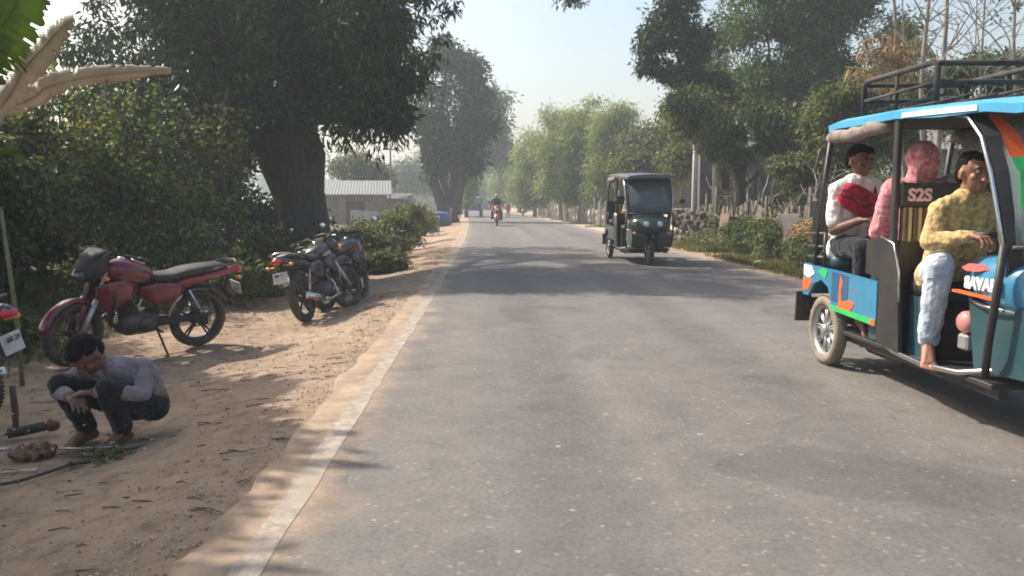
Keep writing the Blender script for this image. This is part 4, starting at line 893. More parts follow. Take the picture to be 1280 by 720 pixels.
def glass(name, col=(.7,.8,.8), a=.25):
    m, nt, b, out = new_mat(name); b.inputs['Base Color'].default_value = (*col,1); b.inputs['Roughness'].default_value = .06
    b.inputs['Specular IOR Level'].default_value = .7
    tr = N(nt,'ShaderNodeBsdfTransparent'); tr.inputs[0].default_value = (*[.4+.6*c for c in col],1)
    mx = N(nt,'ShaderNodeMixShader'); mx.inputs[0].default_value = a; nt.links.new(tr.outputs[0], mx.inputs[1]); nt.links.new(b.outputs[0], mx.inputs[2]); nt.links.new(mx.outputs[0], out.inputs[0]); return m
GLS = glass('windscreen_glass', (.55,.65,.65), .22); GLD = glass('dusty_windscreen', (.16,.20,.23), .5)
def text(name, s, size, mat, parent, loc, rot, ext=.0015, bold=.0):
    cu = bpy.data.curves.new('t', 'FONT'); cu.body = s; cu.size = size; cu.extrude = ext; cu.offset = bold; cu.align_x = 'CENTER'; cu.align_y = 'CENTER'
    o = bpy.data.objects.new('t', cu); sc.collection.objects.link(o); dg = bpy.context.evaluated_depsgraph_get(); dg.update()
    me = bpy.data.meshes.new_from_object(o.evaluated_get(dg)); bpy.data.objects.remove(o)
    me.materials.clear(); p = link(name, me, mat, parent); p.location = loc; p.rotation_euler = rot; return p
def tyre_prof(r, w): return [(r-.075,-w*.38),(r-.03,-w*.5),(r-.008,-w*.36),(r,-w*.12),(r,w*.12),(r-.008,w*.36),(r-.03,w*.5),(r-.075,w*.38)]
def wheel(parent, c, r, w, spokes=5, rim=SILV, tyre=TYRE, rot=0, name='wheel', wire=False):
    mb = MB(); mb.lathe((0,0,0), tyre_prof(r,w), 36, 'y', True)
    nb = int(2*math.pi*r/.028)
    for i in range(nb):
        a = 2*math.pi*i/nb
        for sg in (-1,1): mb.box(((r-.003)*math.cos(a), sg*w*.2, (r-.003)*math.sin(a)), (.014,w*.26,.010), Euler((0,-a+math.pi/2,sg*.4)))
    t = mb.build(name, tyre, parent); t.location = c; t.rotation_euler = (0,0,rot)
    mb = MB(); ri = r-.07
    mb.lathe((0,0,0), [(ri+.004,-w*.36),(ri-.012,-w*.32),(ri-.02,-w*.15),(ri-.02,w*.15),(ri-.012,w*.32),(ri+.004,w*.36)], 32, 'y')
    mb.lathe((0,0,0), [(.001,-w*.42),(.035,-w*.42),(.045,-w*.3),(.045,w*.3),(.035,w*.42),(.001,w*.42)], 20)
    for i in range(spokes):
        a = 2*math.pi*i/spokes + .3
        if wire: mb.tube([(.03*math.cos(a+.5),w*.2*(-1)**i,.03*math.sin(a+.5)),((ri-.015)*math.cos(a),0,(ri-.015)*math.sin(a))],.0028,4)
        else:
            for da in (-.09,.09):
                mb.tube([(.035*math.cos(a+da*2),0,.035*math.sin(a+da*2)),((ri-.012)*math.cos(a+da),0,(ri-.012)*math.sin(a+da))],[.014,.010],6)
    mb.build('rim', rim, t)
    return t
SCL = .92
def motorcycle(label, loc, heading, lean=0, body=None, body2=None, steer=0, plate='', front=True, group='motorcycles parked on the dirt shoulder', windscreen=True, tail=None, stand=True, name='motorcycle', cat='motorcycle', mirrors=True, pitch=0, carrier=False, rim=SILV, darkcowl=False):
    """x forward from the rear contact patch, y left, z up"""
    t = thing(name, label, cat, loc, group=group)
    t.rotation_mode = 'XYZ'; t.rotation_euler = (Matrix.Rotation(heading,3,'Z') @ Matrix.Rotation(-lean,3,'X')).to_euler()
    WB = 1.27; r = .30; t.scale = (SCL,)*3 if stand else (1,1,1)
    wheel(t, (0,0,r), r, .11, 5, rim)
    wheel(t, (WB,0,r), r, .09, 5, rim, rot=steer)
    mb = MB()  # frame, swingarm
    for s in (-1,1):
        mb.tube([(0,s*.085,r),(.5,s*.09,.34)], .020, 8)
        mb.tube([(.0,s*.1,r+.06),(.13,s*.12,.45)], .01, 6)
    mb.tube([(1.0,0,.86),(.93,0,.62),(.88,0,.32),(.5,0,.25),(.45,0,.5),(.3,0,.66)], .022, 8); mb.tube([(.98,0,.82),(.45,0,.68),(-.2,0,.72)], .024, 8)
    mb.build('frame', PLAS, t)
    for s in (-1,1):
        mb = MB(); a = Vector((.02,s*.12,.36)); b = Vector((.17,s*.12,.64)); mb.tube([a,b],.013,8)
        k = 9; pts = [a.lerp(b,.15+.6*i/(k*8))+Vector((math.cos(i*.785)*.024,math.sin(i*.785)*.024,math.cos(i*.785)*-.01)) for i in range(k*8)]; mb.tube(pts,.0045,5); mb.build('shock_absorber', CHROME, t)
    # engine
    mb = MB(); mb.loft([(.45,0,.33,.08,.09),(.5,0,.34,.13,.12),(.62,0,.34,.14,.13),(.76,0,.33,.13,.12),(.84,0,.33,.07,.08)], 18)
    for i in range(8): mb.box((.73+.012*i,0,.45+.018*i), (.17,.19,.008), Euler((0,.5,0)), .002)
    mb.box((.79,0,.53),(.10,.14,.14),Euler((0,.5,0)),.02); mb.lathe((.58,-.15,.33),[(.001,-.01),(.07,-.01),(.085,.02),(.09,.05)],18); mb.lathe((.60,.10,.33),[(.09,.0),(.085,.03),(.07,.06),(.001,.06)],18)
    mb.box((.42,0,.52),(.16,.16,.14),None,.03)
    mb.build('engine', ENG, t)
    mb = MB(); mb.tube([(.86,-.05,.5),(.95,-.07,.38),(.85,-.13,.22),(.55,-.15,.20),(.3,-.16,.23)],[.019,.019,.019,.019,.024],10); mb.tube([(.3,-.16,.23),(.1,-.17,.27),(-.22,-.18,.33)],[.035,.045,.042],14)
    mb.build('exhaust', CHROME, t)
    mb = MB(); mb.box((.24,.115,.34),(.52,.02,.07),Euler((0,.05,0)),.008); mb.box((.0,.115,.31),(.12,.022,.12),None,.03); mb.build('chain_cover', PLAS, t)
    mb = MB()
    for s in (-1,1): mb.tube([(.5,s*.1,.27),(.5,s*.24,.27)],.012,8); mb.tube([(.17,s*.13,.36),(.15,s*.23,.36)],.011,8)
    mb.build('footrest', PLAS, t) if False else None
    for s in (-1,1):
        q = MB(); q.tube([(.5,s*.08,.27),(.5,s*.25,.27)],.012,8); q.build('footrest', PLAS, t)
    # tank, seat, side panels, tail
    mb = MB(); mb.loft([(.52,0,.80,.075,.05,2.6),(.58,0,.815,.10,.085,2.6),(.70,0,.84,.135,.115,2.6),(.82,0,.86,.15,.125,2.6),(.92,0,.865,.13,.115,2.5),(1.0,0,.85,.08,.08,2.3)], 24); tk = mb.build('fuel_tank', body, t)
    mb = MB(); mb.lathe((.80,0,.975),[(.001,.018),(.03,.018),(.036,.0)],16,'z'); mb.build('filler_cap', CHROME, tk)
    for s in (-1,1): mb = MB(); mb.prism([(.60,.78),(.74,.83),(.92,.84),(.86,.80),(.70,.765)], s*.146, s*.150); mb.build('tank_stripe', body2, tk)
    for s in (-1,1):
        mb = MB(); mb.loft([(.20,s*.10,.66,.012,.035,2),(.32,s*.12,.63,.018,.095,2.4),(.5,s*.125,.62,.02,.12,2.6),(.66,s*.12,.66,.012,.05,2)],14); mb.build('side_panel', body, t)
        mb = MB(); mb.loft([(.70,s*.12,.70,.012,.04,2),(.84,s*.16,.68,.02,.12,2.6),(.98,s*.155,.64,.018,.15,2.6),(1.08,s*.12,.66,.01,.09,2)],14); mb.build('tank_shroud', body, t)
    mb = MB(); mb.loft([(-.28,0,.845,.07,.018,2.6),(-.22,0,.85,.10,.035,2.8),(.0,0,.83,.125,.045,3),(.18,0,.81,.13,.045,3),(.32,0,.775,.13,.045,3),(.48,0,.775,.115,.045,3),(.58,0,.80,.075,.035,2.6)], 22); mb.build('seat', SEATM, t)
    mb = MB(); mb.loft([(-.46,0,.82,.03,.02,2.2),(-.40,0,.82,.06,.04,2.4),(-.28,0,.79,.09,.045,2.6),(-.08,0,.765,.115,.045,2.8),(.12,0,.73,.125,.05,2.8),(.30,0,.70,.12,.05,2.6)], 20); tc_ = mb.build('tail_cowl', tail or body, t)
    mb = MB(); mb.loft([(-.475,0,.80,.035,.022,2.6),(-.44,0,.80,.07,.035,2.6),(-.40,0,.80,.062,.03,2.6)], 16); mb.build('tail_light', LRED, tc_)
    mb = MB(); mb.tube([(.05,.13,.80),(-.2,.13,.86),(-.36,.11,.89),(-.40,0,.90),(-.36,-.11,.89),(-.2,-.13,.86),(.05,-.13,.80)],.011,8); mb.build('grab_rail', CHROME if carrier else PLAS, t)
    mb = MB(); mb.arc((0,0,r), .365, 55, 155, .14, .006, 14); mb.box((-.36,0,.58),(.16,.12,.012),Euler((0,-1.0,0)),.003); mb.tube([(-.30,0,.62),(-.33,0,.76)],.02,6); rm = mb.build('rear_mudguard', PLAS, t)
    mb = MB(); mb.box((-.43,0,.60),(.008,.19,.13),Euler((0,.25,0)),.002); pl = mb.build('number_plate', PLATE, rm)
    if plate:
        a, b_ = plate
        for i, s_ in enumerate((a,b_)): text('plate_lettering', s_, .052, DKINK, pl, (-.436+.013*(0.5-i)*-1, 0, .628-i*.056), (R(90),0,R(-90)), .001, .001)
    for s in (-1,1):
        mb = MB(); mb.tube([(-.36,s*.05,.74),(-.37,s*.13,.74)],.009,6); mb.ell((-.37,s*.155,.74),(.022,.035,.022)); mb.build('indicator', LORG, t)
    # front end, turned by the steering
    fe = Matrix.Translation(Vector((.99,0,.9))) @ Matrix.Rotation(steer,4,'Z') @ Matrix.Translation(Vector((-.99,0,-.9)))
    if steer:
        dx = fe @ Vector((WB,0,r)); t.children[0]
        for ch in t.children:
            if ch.name.startswith('wheel') and abs(ch.location.x-WB) < .01: ch.location = dx
    def fb(mb, name, mat, par=t):
        mb.v = [tuple(fe @ Vector(v)) for v in mb.v]; return mb.build(name, mat, par)
    for s in (-1,1):
        mb = MB(); mb.tube([(1.27,s*.085,.30),(1.10,s*.085,.62)],.026,10); mb.tube([(1.10,s*.085,.62),(.985,s*.085,.92)],.018,10); fb(mb,'fork',SILV)
    mb = MB(); mb.arc((WB,0,r), .345, 12, 150, .125, .006, 18); 
    for s in (-1,1): mb.box((1.24,s*.066,.45),(.05,.006,.26),Euler((0,-.15,0)))
    fb(mb,'front_mudguard', body)
    mb = MB(); mb.tube([(.78,.36,1.0),(.88,.33,1.03),(.95,.2,1.05),(.98,.06,.97),(.98,-.06,.97),(.95,-.2,1.05),(.88,-.33,1.03),(.78,-.36,1.0)],.012,8); hb = fb(mb,'handlebar',PLAS)
    for s in (-1,1):
        mb = MB(); mb.tube([(.86,s*.335,1.025),(.77,s*.365,.997)],.019,10); fb(mb,'grip',SEATM,hb)
        mb = MB(); mb.tube([(.90,s*.27,1.03),(.93,s*.36,1.02),(.86,s*.42,.99)],.006,6); fb(mb,'lever',STEEL,hb)
        if mirrors:
            mb = MB(); mb.tube([(.90,s*.26,1.04),(.90,s*.30,1.13),(.88,s*.36,1.20)],.006,6); mb.ell((.885,s*.39,1.215),(.018,.062,.040)); mi = fb(mb,'mirror',PLAS)
            mb = MB(); mb.lathe((.864,s*.39,1.215),[(.001,0),(.03,0),(.036,.003)],14,'x'); fb(mb,'mirror_glass',MIRR,mi)
    mb = MB(); mb.loft([(1.0,0,.95,.13,.10,2.5),(1.08,0,.93,.145,.125,2.4),(1.17,0,.89,.125,.11,2.3),(1.235,0,.86,.085,.07,2.2)],20); hd = fb(mb,'headlight_cowl', PLAS if darkcowl else body)
    mb = MB(); mb.loft([(1.19,0,.865,.10,.07,2.4),(1.24,0,.85,.085,.055,2.4),(1.26,0,.845,.05,.03,2.2)],18); fb(mb,'headlight', MIRD if darkcowl else LWHT, hd)
    if windscreen:
        mb = MB(); mb.loft([(.98,0,1.07,.12,.012,2.2),(1.04,0,1.06,.125,.03,2.2),(1.13,0,1.02,.10,.03,2.2),(1.19,0,.96,.06,.02,2.2)],16); fb(mb,'visor',PLAS,hd)
    for s_ in (-1,1):
        for q_ in (0,1): mb = MB(); mb.tube([(.90,s_*(.26-.03*q_),1.03),(1.03,s_*(.22-.04*q_),1.10-.02*q_),(1.12,s_*.12,1.0),(1.10,s_*.06,.82),(1.02,s_*.05,.66)],.0045,5); fb(mb,'cable',PLAS)
    mb = MB(); mb.tube([(.52,-.12,.36),(.56,-.19,.38),(.47,-.2,.56),(.44,-.25,.57)],.009,6); mb.build('kick_lever', CHROME, t)
    mb = MB(); mb.tube([(.60,.13,.28),(.72,.16,.27),(.74,.2,.27)],.007,6); mb.build('gear_lever', CHROME, t)
    mb = MB(); mb.lathe((0,-.062,.30),[(.001,-.01),(.075,-.008),(.08,.004)],20); mb.build('brake_drum', ENG, t)
    mb = MB(); mb.tube([(.80,-.03,.5),(.70,-.05,.60),(.6,-.04,.62)],.02,8); mb.box((.56,0,.60),(.10,.10,.08),None,.02); mb.build('carburettor', ENG, t)
    mb = MB(); mb.box((.985,0,1.0),(.06,.2,.07),Euler((0,.4,0)),.015); fb(mb,'dashboard',PLAS)
    for s in (-1,1):
        mb = MB(); mb.tube([(1.10,s*.12,.84),(1.10,s*.19,.84)],.008,6); mb.ell((1.10,s*.21,.84),(.025,.035,.022)); fb(mb,'indicator',LORG)
    mb = MB(); mb.tube([(.92,.03,.40),(.96,.16,.42),(.94,.2,.58),(.92,.16,.70),(.94,.03,.72)],.013,8); mb.tube([(.92,-.03,.40),(.96,-.16,.42),(.94,-.2,.58),(.92,-.16,.70),(.94,-.03,.72)],.013,8); mb.tube([(.92,-.03,.40),(.92,.03,.40)],.013,8); mb.tube([(.94,-.03,.72),(.94,.03,.72)],.013,8); mb.build('crash_guard', CHROME if carrier else PLAS, t)
    if stand:
        ex = math.sin(lean)*.25 if lean else 0
        mb = MB(); mb.tube([(.48,.09,.26),(.44,.24,.04-ex*.3),(.44,.25,.012-ex*.3)],.011,8); mb.box((.44,.26,.01-ex*.3),(.05,.05,.012)); mb.build('side_stand', PLAS, t)
        mb = MB(); mb.tube([(-.02,.14,.62),(-.05,.17,.30),(.12,.17,.26),(.17,.14,.60)],.007,6); mb.tube([(-.03,.17,.45),(.14,.17,.42)],.006,6); mb.build('saree_guard', PLAS, t)
    return t
MAROON = paint('maroon_paint', (.13,.001,.02), .28, var=.2, scale=6, dirt=.10, coat=.6)
MAROON2 = paint('dark_maroon', (.10,.01,.02), .3, var=.2, coat=.4); TAILR = paint('tail_red', (.24,.008,.016), .3, var=.15, dirt=.15, coat=.4)
BLKP = paint('black_gloss', (.015,.015,.018), .25, var=.2, dirt=.35, coat=.5); GREYD = paint('grey_decal', (.35,.36,.38), .4, var=.2); REDP = paint('red_gloss', (.40,.02,.02), .3, var=.15, dirt=.1, coat=.4)
def place(G0, heading): return Vector((G0.x, G0.y, .0)), heading
# red motorcycle, side on, front towards the lower left
pr = GL(246,432); pf = GL(62,459)
hd_ = math.atan2(pf.y-pr.y, pf.x-pr.x)
motorcycle('maroon red motorcycle parked side on behind the crouching person', (pr.x,pr.y,-.135), hd_, R(8), MAROON, MAROON2, R(16), ('JH 21','5732'), tail=TAILR, rim=PLAS, darkcowl=True, mirrors=False)
pr = GL(384,402)
motorcycle('black motorcycle seen from behind, leaning left below the mango tree', (pr.x,pr.y,-.135), R(79), R(13), BLKP, GREYD, R(-22), ('BR 11','8846'), carrier=True, rim=ENG)
pr = GL(408,388)
motorcycle('second black motorcycle, half hidden to the right of the leaning one', (pr.x,pr.y,-.135), R(70), R(8), BLKP, REDP, R(20), ('BR 11','2096'), rim=ENG)
motorcycle('black motorcycle cut by the left frame edge, only its tail and number plate showing', (-3.27,4.84,-.13), R(176), R(7), BLKP, REDP, 0, ('BR 39','AK 0716'))
bk_far = motorcycle('red motorcycle ridden towards the camera down the middle of the road', tuple(G(621,283)+Vector((0,1.2,.02))), R(-90), 0, REDP, BLKP, 0, windscreen=False, group='motorcycles on the road', stand=False)
bk_far2 = motorcycle('small hazy motorcycle ridden near the right road edge far ahead', (2.25,69,.02), R(-90), 0, BLKP, REDP, 0, windscreen=False, group='motorcycles on the road', stand=False)

# ---- electric rickshaw: x forward from the rear axle, y left, z up
def rickshaw(label, loc, heading, body, dark, roofm, panel, name='electric_rickshaw', rack=True, gl=GLS, decal=True, tyre=TYRED):
    t = thing(name, label, 'rickshaw', loc, (0,0,heading), 'electric rickshaws on the road')
    wheel(t, (0,-.42,.262), .262, .10, 9, SILV, tyre); wheel(t, (0,.42,.262), .262, .10, 9, SILV, tyre); wheel(t, (2.1,0,.255), .255, .095, 9, SILV, tyre)
    mb = MB(); mb.tube([(0,-.36,.262),(0,.36,.262)],.03,10); mb.ell((0,.05,.262),(.1,.09,.1)); mb.box((.1,.05,.27),(.2,.16,.16),None,.04)
    for s in (-1,1):
        for k in range(4): mb.box((0,s*.3,.33+.013*k),(.8-.14*k,.05,.01))
    mb.build('rear_axle', ENG, t)
    mb = MB(); mb.box((1.08,0,.285),(1.85,.86,.03),None,.005)
    for s in (-1,1): mb.box((.85,s*.36,.25),(2.3,.05,.06)); 
    for x in (-.2,.4,.95,1.5): mb.box((x,0,.22),(.04,.7,.04))
    mb.box((.5,0,.2),(.5,.5,.12),None,.02)
    mb.build('chassis', PLAS, t)
    for s in (-1,1):
        mb = MB(); mb.tube([(.85,s*.455,.335),(1.1,s*.47,.30),(1.45,s*.47,.285),(1.75,s*.45,.31),(1.95,s*.36,.36),(2.05,s*.24,.38)],.017,10); mb.build('foot_rail', CHROME, t)
    # rear tub
    for s in (-1,1):
        y = s*.475
        mb = MB(); mb.mat(0).prism([(.19,.445),(.88,.425),(.88,.715),(.19,.735)], y-.015, y+.015)
        mb.mat(0).prism([(.19,.735),(.19,.50),(.13,.60),(0,.645),(-.14,.60),(-.24,.50),(-.34,.50),(-.34,.745)], y-.012, y+.012)
        mb.mat(1).prism([(.19,.445),(.88,.425),(.88,.465),(.19,.482)], y-.018, y+.018)
        if decal:
            mb.mat(4).prism([(.20,.51),(.47,.50),(.47,.715),(.20,.725)], y-.0165, y+.0165)
            for k in range(5): mb.mat(0).prism([(.24+.05*k,.52),(.248+.05*k,.52),(.248+.05*k,.71),(.24+.05*k,.71)], y-.018, y+.018)
            mb.mat(2).prism([(.33,.49),(.38,.50),(.365,.60),(.385,.66),(.35,.71),(.335,.62)], y-.02, y+.02)
            mb.mat(2).prism([(.30,.475),(.52,.475),(.57,.53),(.50,.55),(.36,.52)], y-.0195, y+.0195)
            mb.mat(2).prism([(.80,.428),(.87,.426),(.87,.467),(.83,.467)], y-.021, y+.021)
            mb.mat(3).prism([(-.32,.66),(-.22,.64),(-.12,.68),(-.18,.735),(-.32,.738)], y-.016, y+.016)
            mb.mat(2).prism([(-.33,.53),(-.24,.54),(-.16,.61),(-.20,.645),(-.33,.63)], y-.017, y+.017)
            mb.mat(1).prism([(-.06,.70),(.08,.66),(.12,.72),(.02,.735)], y-.016, y+.016)
        mb.build('side_panel', [panel, M_GREEN if decal else dark, M_ORANGE, DECW, M_NAVY], t)
        if s < 0 and decal:
            pass
    mb = MB(); mb.box((-.345,0,.62),(.02,.92,.24)); mb.build('rear_panel', panel, t)
    mb = MB(); mb.box((-.36,0,.42),(.04,.9,.10),None,.01); mb.build('bumper', PLAS, t)
    for s in (-1,1):
        mb = MB(); mb.box((-.365,s*.47,.40),(.03,.12,.24),Euler((0,.06,0)),.004); mb.build('mud_flap', PLAS, t)
        mb = MB(); mb.box((-.37,s*.36,.62),(.02,.10,.06),None,.006); mb.build('tail_light', LRED, t)
        mb = MB()
        for z in (.80,.88,.98): mb.tube([(-.33,s*.45,z),(.0,s*.465,z+.01)],.014,8)
        mb.tube([(.0,s*.465,.72),(.0,s*.465,1.0)],.014,8); mb.build('guard_rail', PLAS, t)
    # seats
    mb = MB(); mb.loft([(-.32,0,.79,.42,.05,6),(-.28,0,.79,.44,.06,6),(.06,0,.785,.44,.06,6),(.12,0,.78,.42,.045,6)],28); mb.build('seat', dark, t)
    mb = MB(); mb.box((-.34,0,1.05),(.06,.86,.42),Euler((0,-.08,0)),.025); mb.build('backrest', SEATM, t)
    mb = MB(); mb.loft([(.66,0,.79,.42,.045,6),(.70,0,.79,.44,.055,6),(.94,0,.79,.44,.055,6),(.98,0,.79,.42,.045,6)],28); mb.box((.80,0,.52),(.30,.84,.42)); mb.build('seat', dark, t)
    # wall behind the driver
    mb = MB(); mb.box((1.02,0,.65),(.03,.88,.68)); mb.box((1.03,0,1.27),(.04,.90,.15),None,.01); mb.mat(1).box((1.02,0,1.09),(.035,.86,.22))
    for k in range(28): mb.mat(2 if k%2 else 3).box((1.048,-.42+k*.031,1.09),(.026,.022,.21),None,.006)
    br = mb.build('partition', [PLAS, M_STRAW2, M_STRAW, M_STRAW2], t)
    if decal: text('lettering', 'S2S', .105, M_PALEPINK, br, (1.055,-.335,1.268), (R(90),0,R(90)), .002, .004)
    for s in (-1,1):
        mb = MB(); mb.mat(0).prism([(.885,.33),(1.17,.30),(1.13,.70),(1.06,.97),(.90,1.0),(.70,.98),(.70,.76),(.885,.74)], s*.462, s*.485)
        mb.mat(1).prism([(.75,.82),(.90,.80),(.90,.93),(.76,.945)], s*.462-.004, s*.485+.004); mb.build('side_shield', [PLAS, dark], t)
        mb = MB(); mb.tube([(.90,s*.49,1.01),(1.07,s*.49,.97),(1.14,s*.49,.80),(1.16,s*.49,.62)],.008,6); mb.build('trim', CHROME, t)
    # driver's seat
    mb = MB(); mb.loft([(1.08,0,.70,.38,.05,5),(1.12,0,.71,.40,.06,5),(1.36,0,.70,.40,.055,5),(1.41,0,.69,.37,.04,5)],24); mb.box((1.2,0,.48),(.26,.6,.36)); mb.build('seat', SEATM, t)
    for s in (-1,1): mb = MB(); mb.prism([(1.12,.30),(1.34,.30),(1.30,.66),(1.12,.66)], s*.385,s*.40); mb.build('seat_side', dark, t)
    # pillars and roof
    for s in (-1,1):
        mb = MB(); mb.tube([(-.16,s*.465,.74),(-.10,s*.465,1.2),(.02,s*.455,1.74)],.021,8); mb.build('pillar', PLAS, t)
        mb = MB(); mb.box((1.0,s*.462,1.355),(.055,.035,.79),None,.006); mb.build('pillar', PLAS, t)
        # windscreen post: black cover with a bright pipe
        pt = [(1.58,s*.445,1.705),(1.72,s*.46,1.675),(1.86,s*.468,1.56),(1.95,s*.468,1.38),(2.01,s*.46,1.18),(2.04,s*.44,1.0),(2.02,s*.40,.86)]
        mb = MB(); mb.tube(pt,.013,8); wp = mb.build('windscreen_post', CHROME, t)
        mb = MB(); mb.loft([],8) if False else None
        V = []
        for p in pt: V += [(p[0]+.006,p[1]-s*.012,p[2]),(p[0]+.028,p[1]-s*.075,p[2]+.01),(p[0]+.040,p[1]-s*.075,p[2]+.01),(p[0]+.020,p[1]-s*.010,p[2])]
        F = [(i*4+j,i*4+(j+1)%4,(i+1)*4+(j+1)%4,(i+1)*4+j) for i in range(len(pt)-1) for j in range(4)]+[(0,1,2,3),tuple(4*len(pt)-4+j for j in (3,2,1,0))]
        mb.add(V,F); mb.build('post_cover', PLAS, wp)
        if decal:
            for (a,b,mt) in ((0,2.2,M_ORANGE),(2.2,4.0,M_GREEN)):
                V = []; kk = 8
                for i in range(kk+1):
                    u = 1+ (a+(b-a)*i/kk)*.75; q = min(int(u),5); f = u-q; p = Vector(pt[q]).lerp(Vector(pt[q+1]),f); wd = .085*math.sin(math.pi*(.18+.72*((u-1)/3.0)))
                    for (dx,dy) in ((.034,.078),(.048,.078+wd),(.052,.078+wd),(.038,.078)): V.append((p.x+dx,p.y-s*dy,p.z+.01))
                F = [(i*4+j,i*4+(j+1)%4,(i+1)*4+(j+1)%4,(i+1)*4+j) for i in range(kk) for j in range(4)]+[(0,1,2,3),tuple(4*kk+j for j in (3,2,1,0))]
                mb = MB(); mb.add(V,F); mb.build('flag_decal', mt, wp)
    mb = MB(); V = []; prof = [(1.62,1.69),(1.74,1.67),(1.89,1.55),(1.98,1.38),(2.04,1.18),(2.07,1.0)]
    for (x,z) in prof: V += [(x+.012,-.40,z),(x+.030,0,z),(x+.012,.40,z)]
    mb.add(V,[(i*3+j,i*3+j+1,(i+1)*3+j+1,(i+1)*3+j) for i in range(5) for j in range(2)],True); ws = mb.build('windscreen', gl, t); m = ws.modifiers.new('t','SOLIDIFY'); m.thickness = .004
    mb = MB(); mb.tube([(2.09,-.42,1.0),(2.115,0,1.0),(2.09,.42,1.0)],.016,8); mb.build('windscreen_rail', PLAS, t)
    mb = MB(); xs_ = [.0,.04,.2,.6,1.0,1.5,1.9,2.12,2.18]; V = []; cs = [(-.57,-.055),(-.575,-.01),(-.50,.012),(-.3,.032),(0,.042),(.3,.032),(.50,.012),(.575,-.01),(.57,-.055),(.50,-.05),(0,-.02),(-.50,-.05)]
    for x in xs_:
        zt = 1.805-.045*max(0,x-.5)-.03*max(0,x-1.7); kx = .86 if .02 < x < 2.1 else .83
        for (y,z) in cs: V.append((x, y*kx, zt+z+.012*math.sin(x*9+y*3)*(.5 if abs(y)<.55 else 1)))
    n_ = len(cs); F = [(i*n_+j,i*n_+(j+1)%n_,(i+1)*n_+(j+1)%n_,(i+1)*n_+j) for i in range(len(xs_)-1) for j in range(n_)]+[tuple(range(n_))[::-1],tuple((len(xs_)-1)*n_+j for j in range(n_))]
    mb.add(V,F); rf = mb.build('roof', roofm, t)
    mb = MB(); mb.box((1.0,0,1.732),(1.9,.88,.012),Euler((0,.032,0))); mb.build('headliner', HEADL, t)
    if decal:
        mb = MB(); mb.prism([(1.1,1.735),(1.85,1.695),(1.85,1.725),(1.5,1.745),(1.1,1.762)],-.4995,-.4925); mb.build('roof_sticker', DECW, rf)
    for s in (-1,1):
        mb = MB(); pts = [(-.02+i*.11, s*(.455+.008*math.sin(i*2.1)), 1.695+.010*math.sin(i*1.3)+.002*i) for i in range(9)]; mb.tube(pts,[.03]+[.05+.006*math.sin(i*2.7) for i in range(7)]+[.035],12); mb.build('rolled_curtain', M_CLOTH, t)
    if rack:
        mb = MB()
        for s in (-1,1):
            mb.tube([(.30,s*.36,1.82),(.30,s*.36,2.03),(.34,s*.36,2.06),(1.18,s*.36,2.05),(1.22,s*.36,2.02),(1.22,s*.36,1.82)],.019,8); mb.tube([(.75,s*.36,1.82),(.75,s*.36,2.055)],.013,6); mb.tube([(.30,s*.36,1.93),(1.22,s*.36,1.93)],.011,6)
        for x,z in ((.30,2.04),(1.22,2.04),(.30,1.93),(1.22,1.93)): mb.tube([(x,-.36,z),(x,.36,z)],.017,8)
        for k in range(5): mb.tube([(.30,-.3+.15*k,1.86),(1.22,-.3+.15*k,1.86)],.009,6)
        mb.build('roof_rack', RACK, t)
    # front cowl
    mb = MB(); mb.loft([(1.54,0,.82,.22,.05,2.4),(1.60,0,.82,.32,.11,2.8),(1.72,0,.81,.38,.15,3.2),(1.9,0,.80,.42,.17,3.4),(2.12,0,.79,.40,.17,3),(2.30,0,.77,.30,.14,2.6),(2.40,0,.75,.16,.08,2.3)],30); cw = mb.build('front_cowl', panel, t)
    for s in (-1,1): mb = MB(); mb.tube([(1.60,s*.325,.735),(1.72,s*.392,.70),(1.9,s*.43,.69),(2.12,s*.41,.685)],.009,6); mb.build('cowl_trim', CHROME, cw)
    if decal:
        text('lettering', 'SAVARI', .085, DECW, cw, (1.88,-.432,.80), (R(90),0,R(3)), .004, .004)
        mb = MB(); mb.prism([(1.66,.875),(1.72,.90),(1.84,.90),(1.90,.88),(1.80,.862),(1.70,.858)],-.412,-.392); mb.build('cowl_emblem', M_PINKR, cw)
        mb = MB(); mb.prism([(1.62,.738),(1.98,.728),(1.98,.742),(1.62,.75)],-.436,-.40); mb.build('cowl_stripe', M_ORANGE, cw)
    for s in (-1,1):
        mb = MB(); mb.prism([(1.78,.33),(2.22,.36),(2.28,.55),(2.2,.70),(1.70,.70),(1.74,.5)], s*.355, s*.385); mb.build('leg_shield', dark, t)
        mb = MB(); mb.lathe((1.66,s*.37,.57),[(.001,-.035*1),(.045,-.03),(.062,-.01),(.066,.02),(.05,.03),(.001,.03)],20); il = mb.build('side_lamp', M_PINKL, t)
        mb = MB(); mb.box((1.66,s*.365,.46),(.09,.05,.09),None,.012); mb.build('horn_box', SILV, t)
        mb = MB(); mb.tube([(1.95,s*.43,.33),(2.02,s*.47,.5),(2.06,s*.47,.75),(2.08,s*.46,1.02)],.02,8); mb.build('guard_post', PLAS, t)
        mb = MB(); mb.tube([(2.10,s*.075,.255),(2.02,s*.085,.60),(1.98,s*.085,.72)],[.02,.024,.02],10); mb.build('fork', CHROME, t)
        mb = MB(); mb.lathe((2.34,s*.13,.80),[(.001,.07),(.045,.065),(.055,.04),(.058,0),(.04,-.05)],20,'x'); mb.mat(1).lathe((2.34,s*.13,.80),[(.056,.035),(.064,.04),(.062,.052),(.054,.05)],20,'x',True); mb.build('headlight', [LWHT, CHROME], t)
        mb = MB(); mb.lathe((2.26,s*.33,.62),[(.001,.04),(.03,.035),(.036,0)],14,'x'); mb.build('indicator', LORG, t)
        if s < 0 and decal: continue
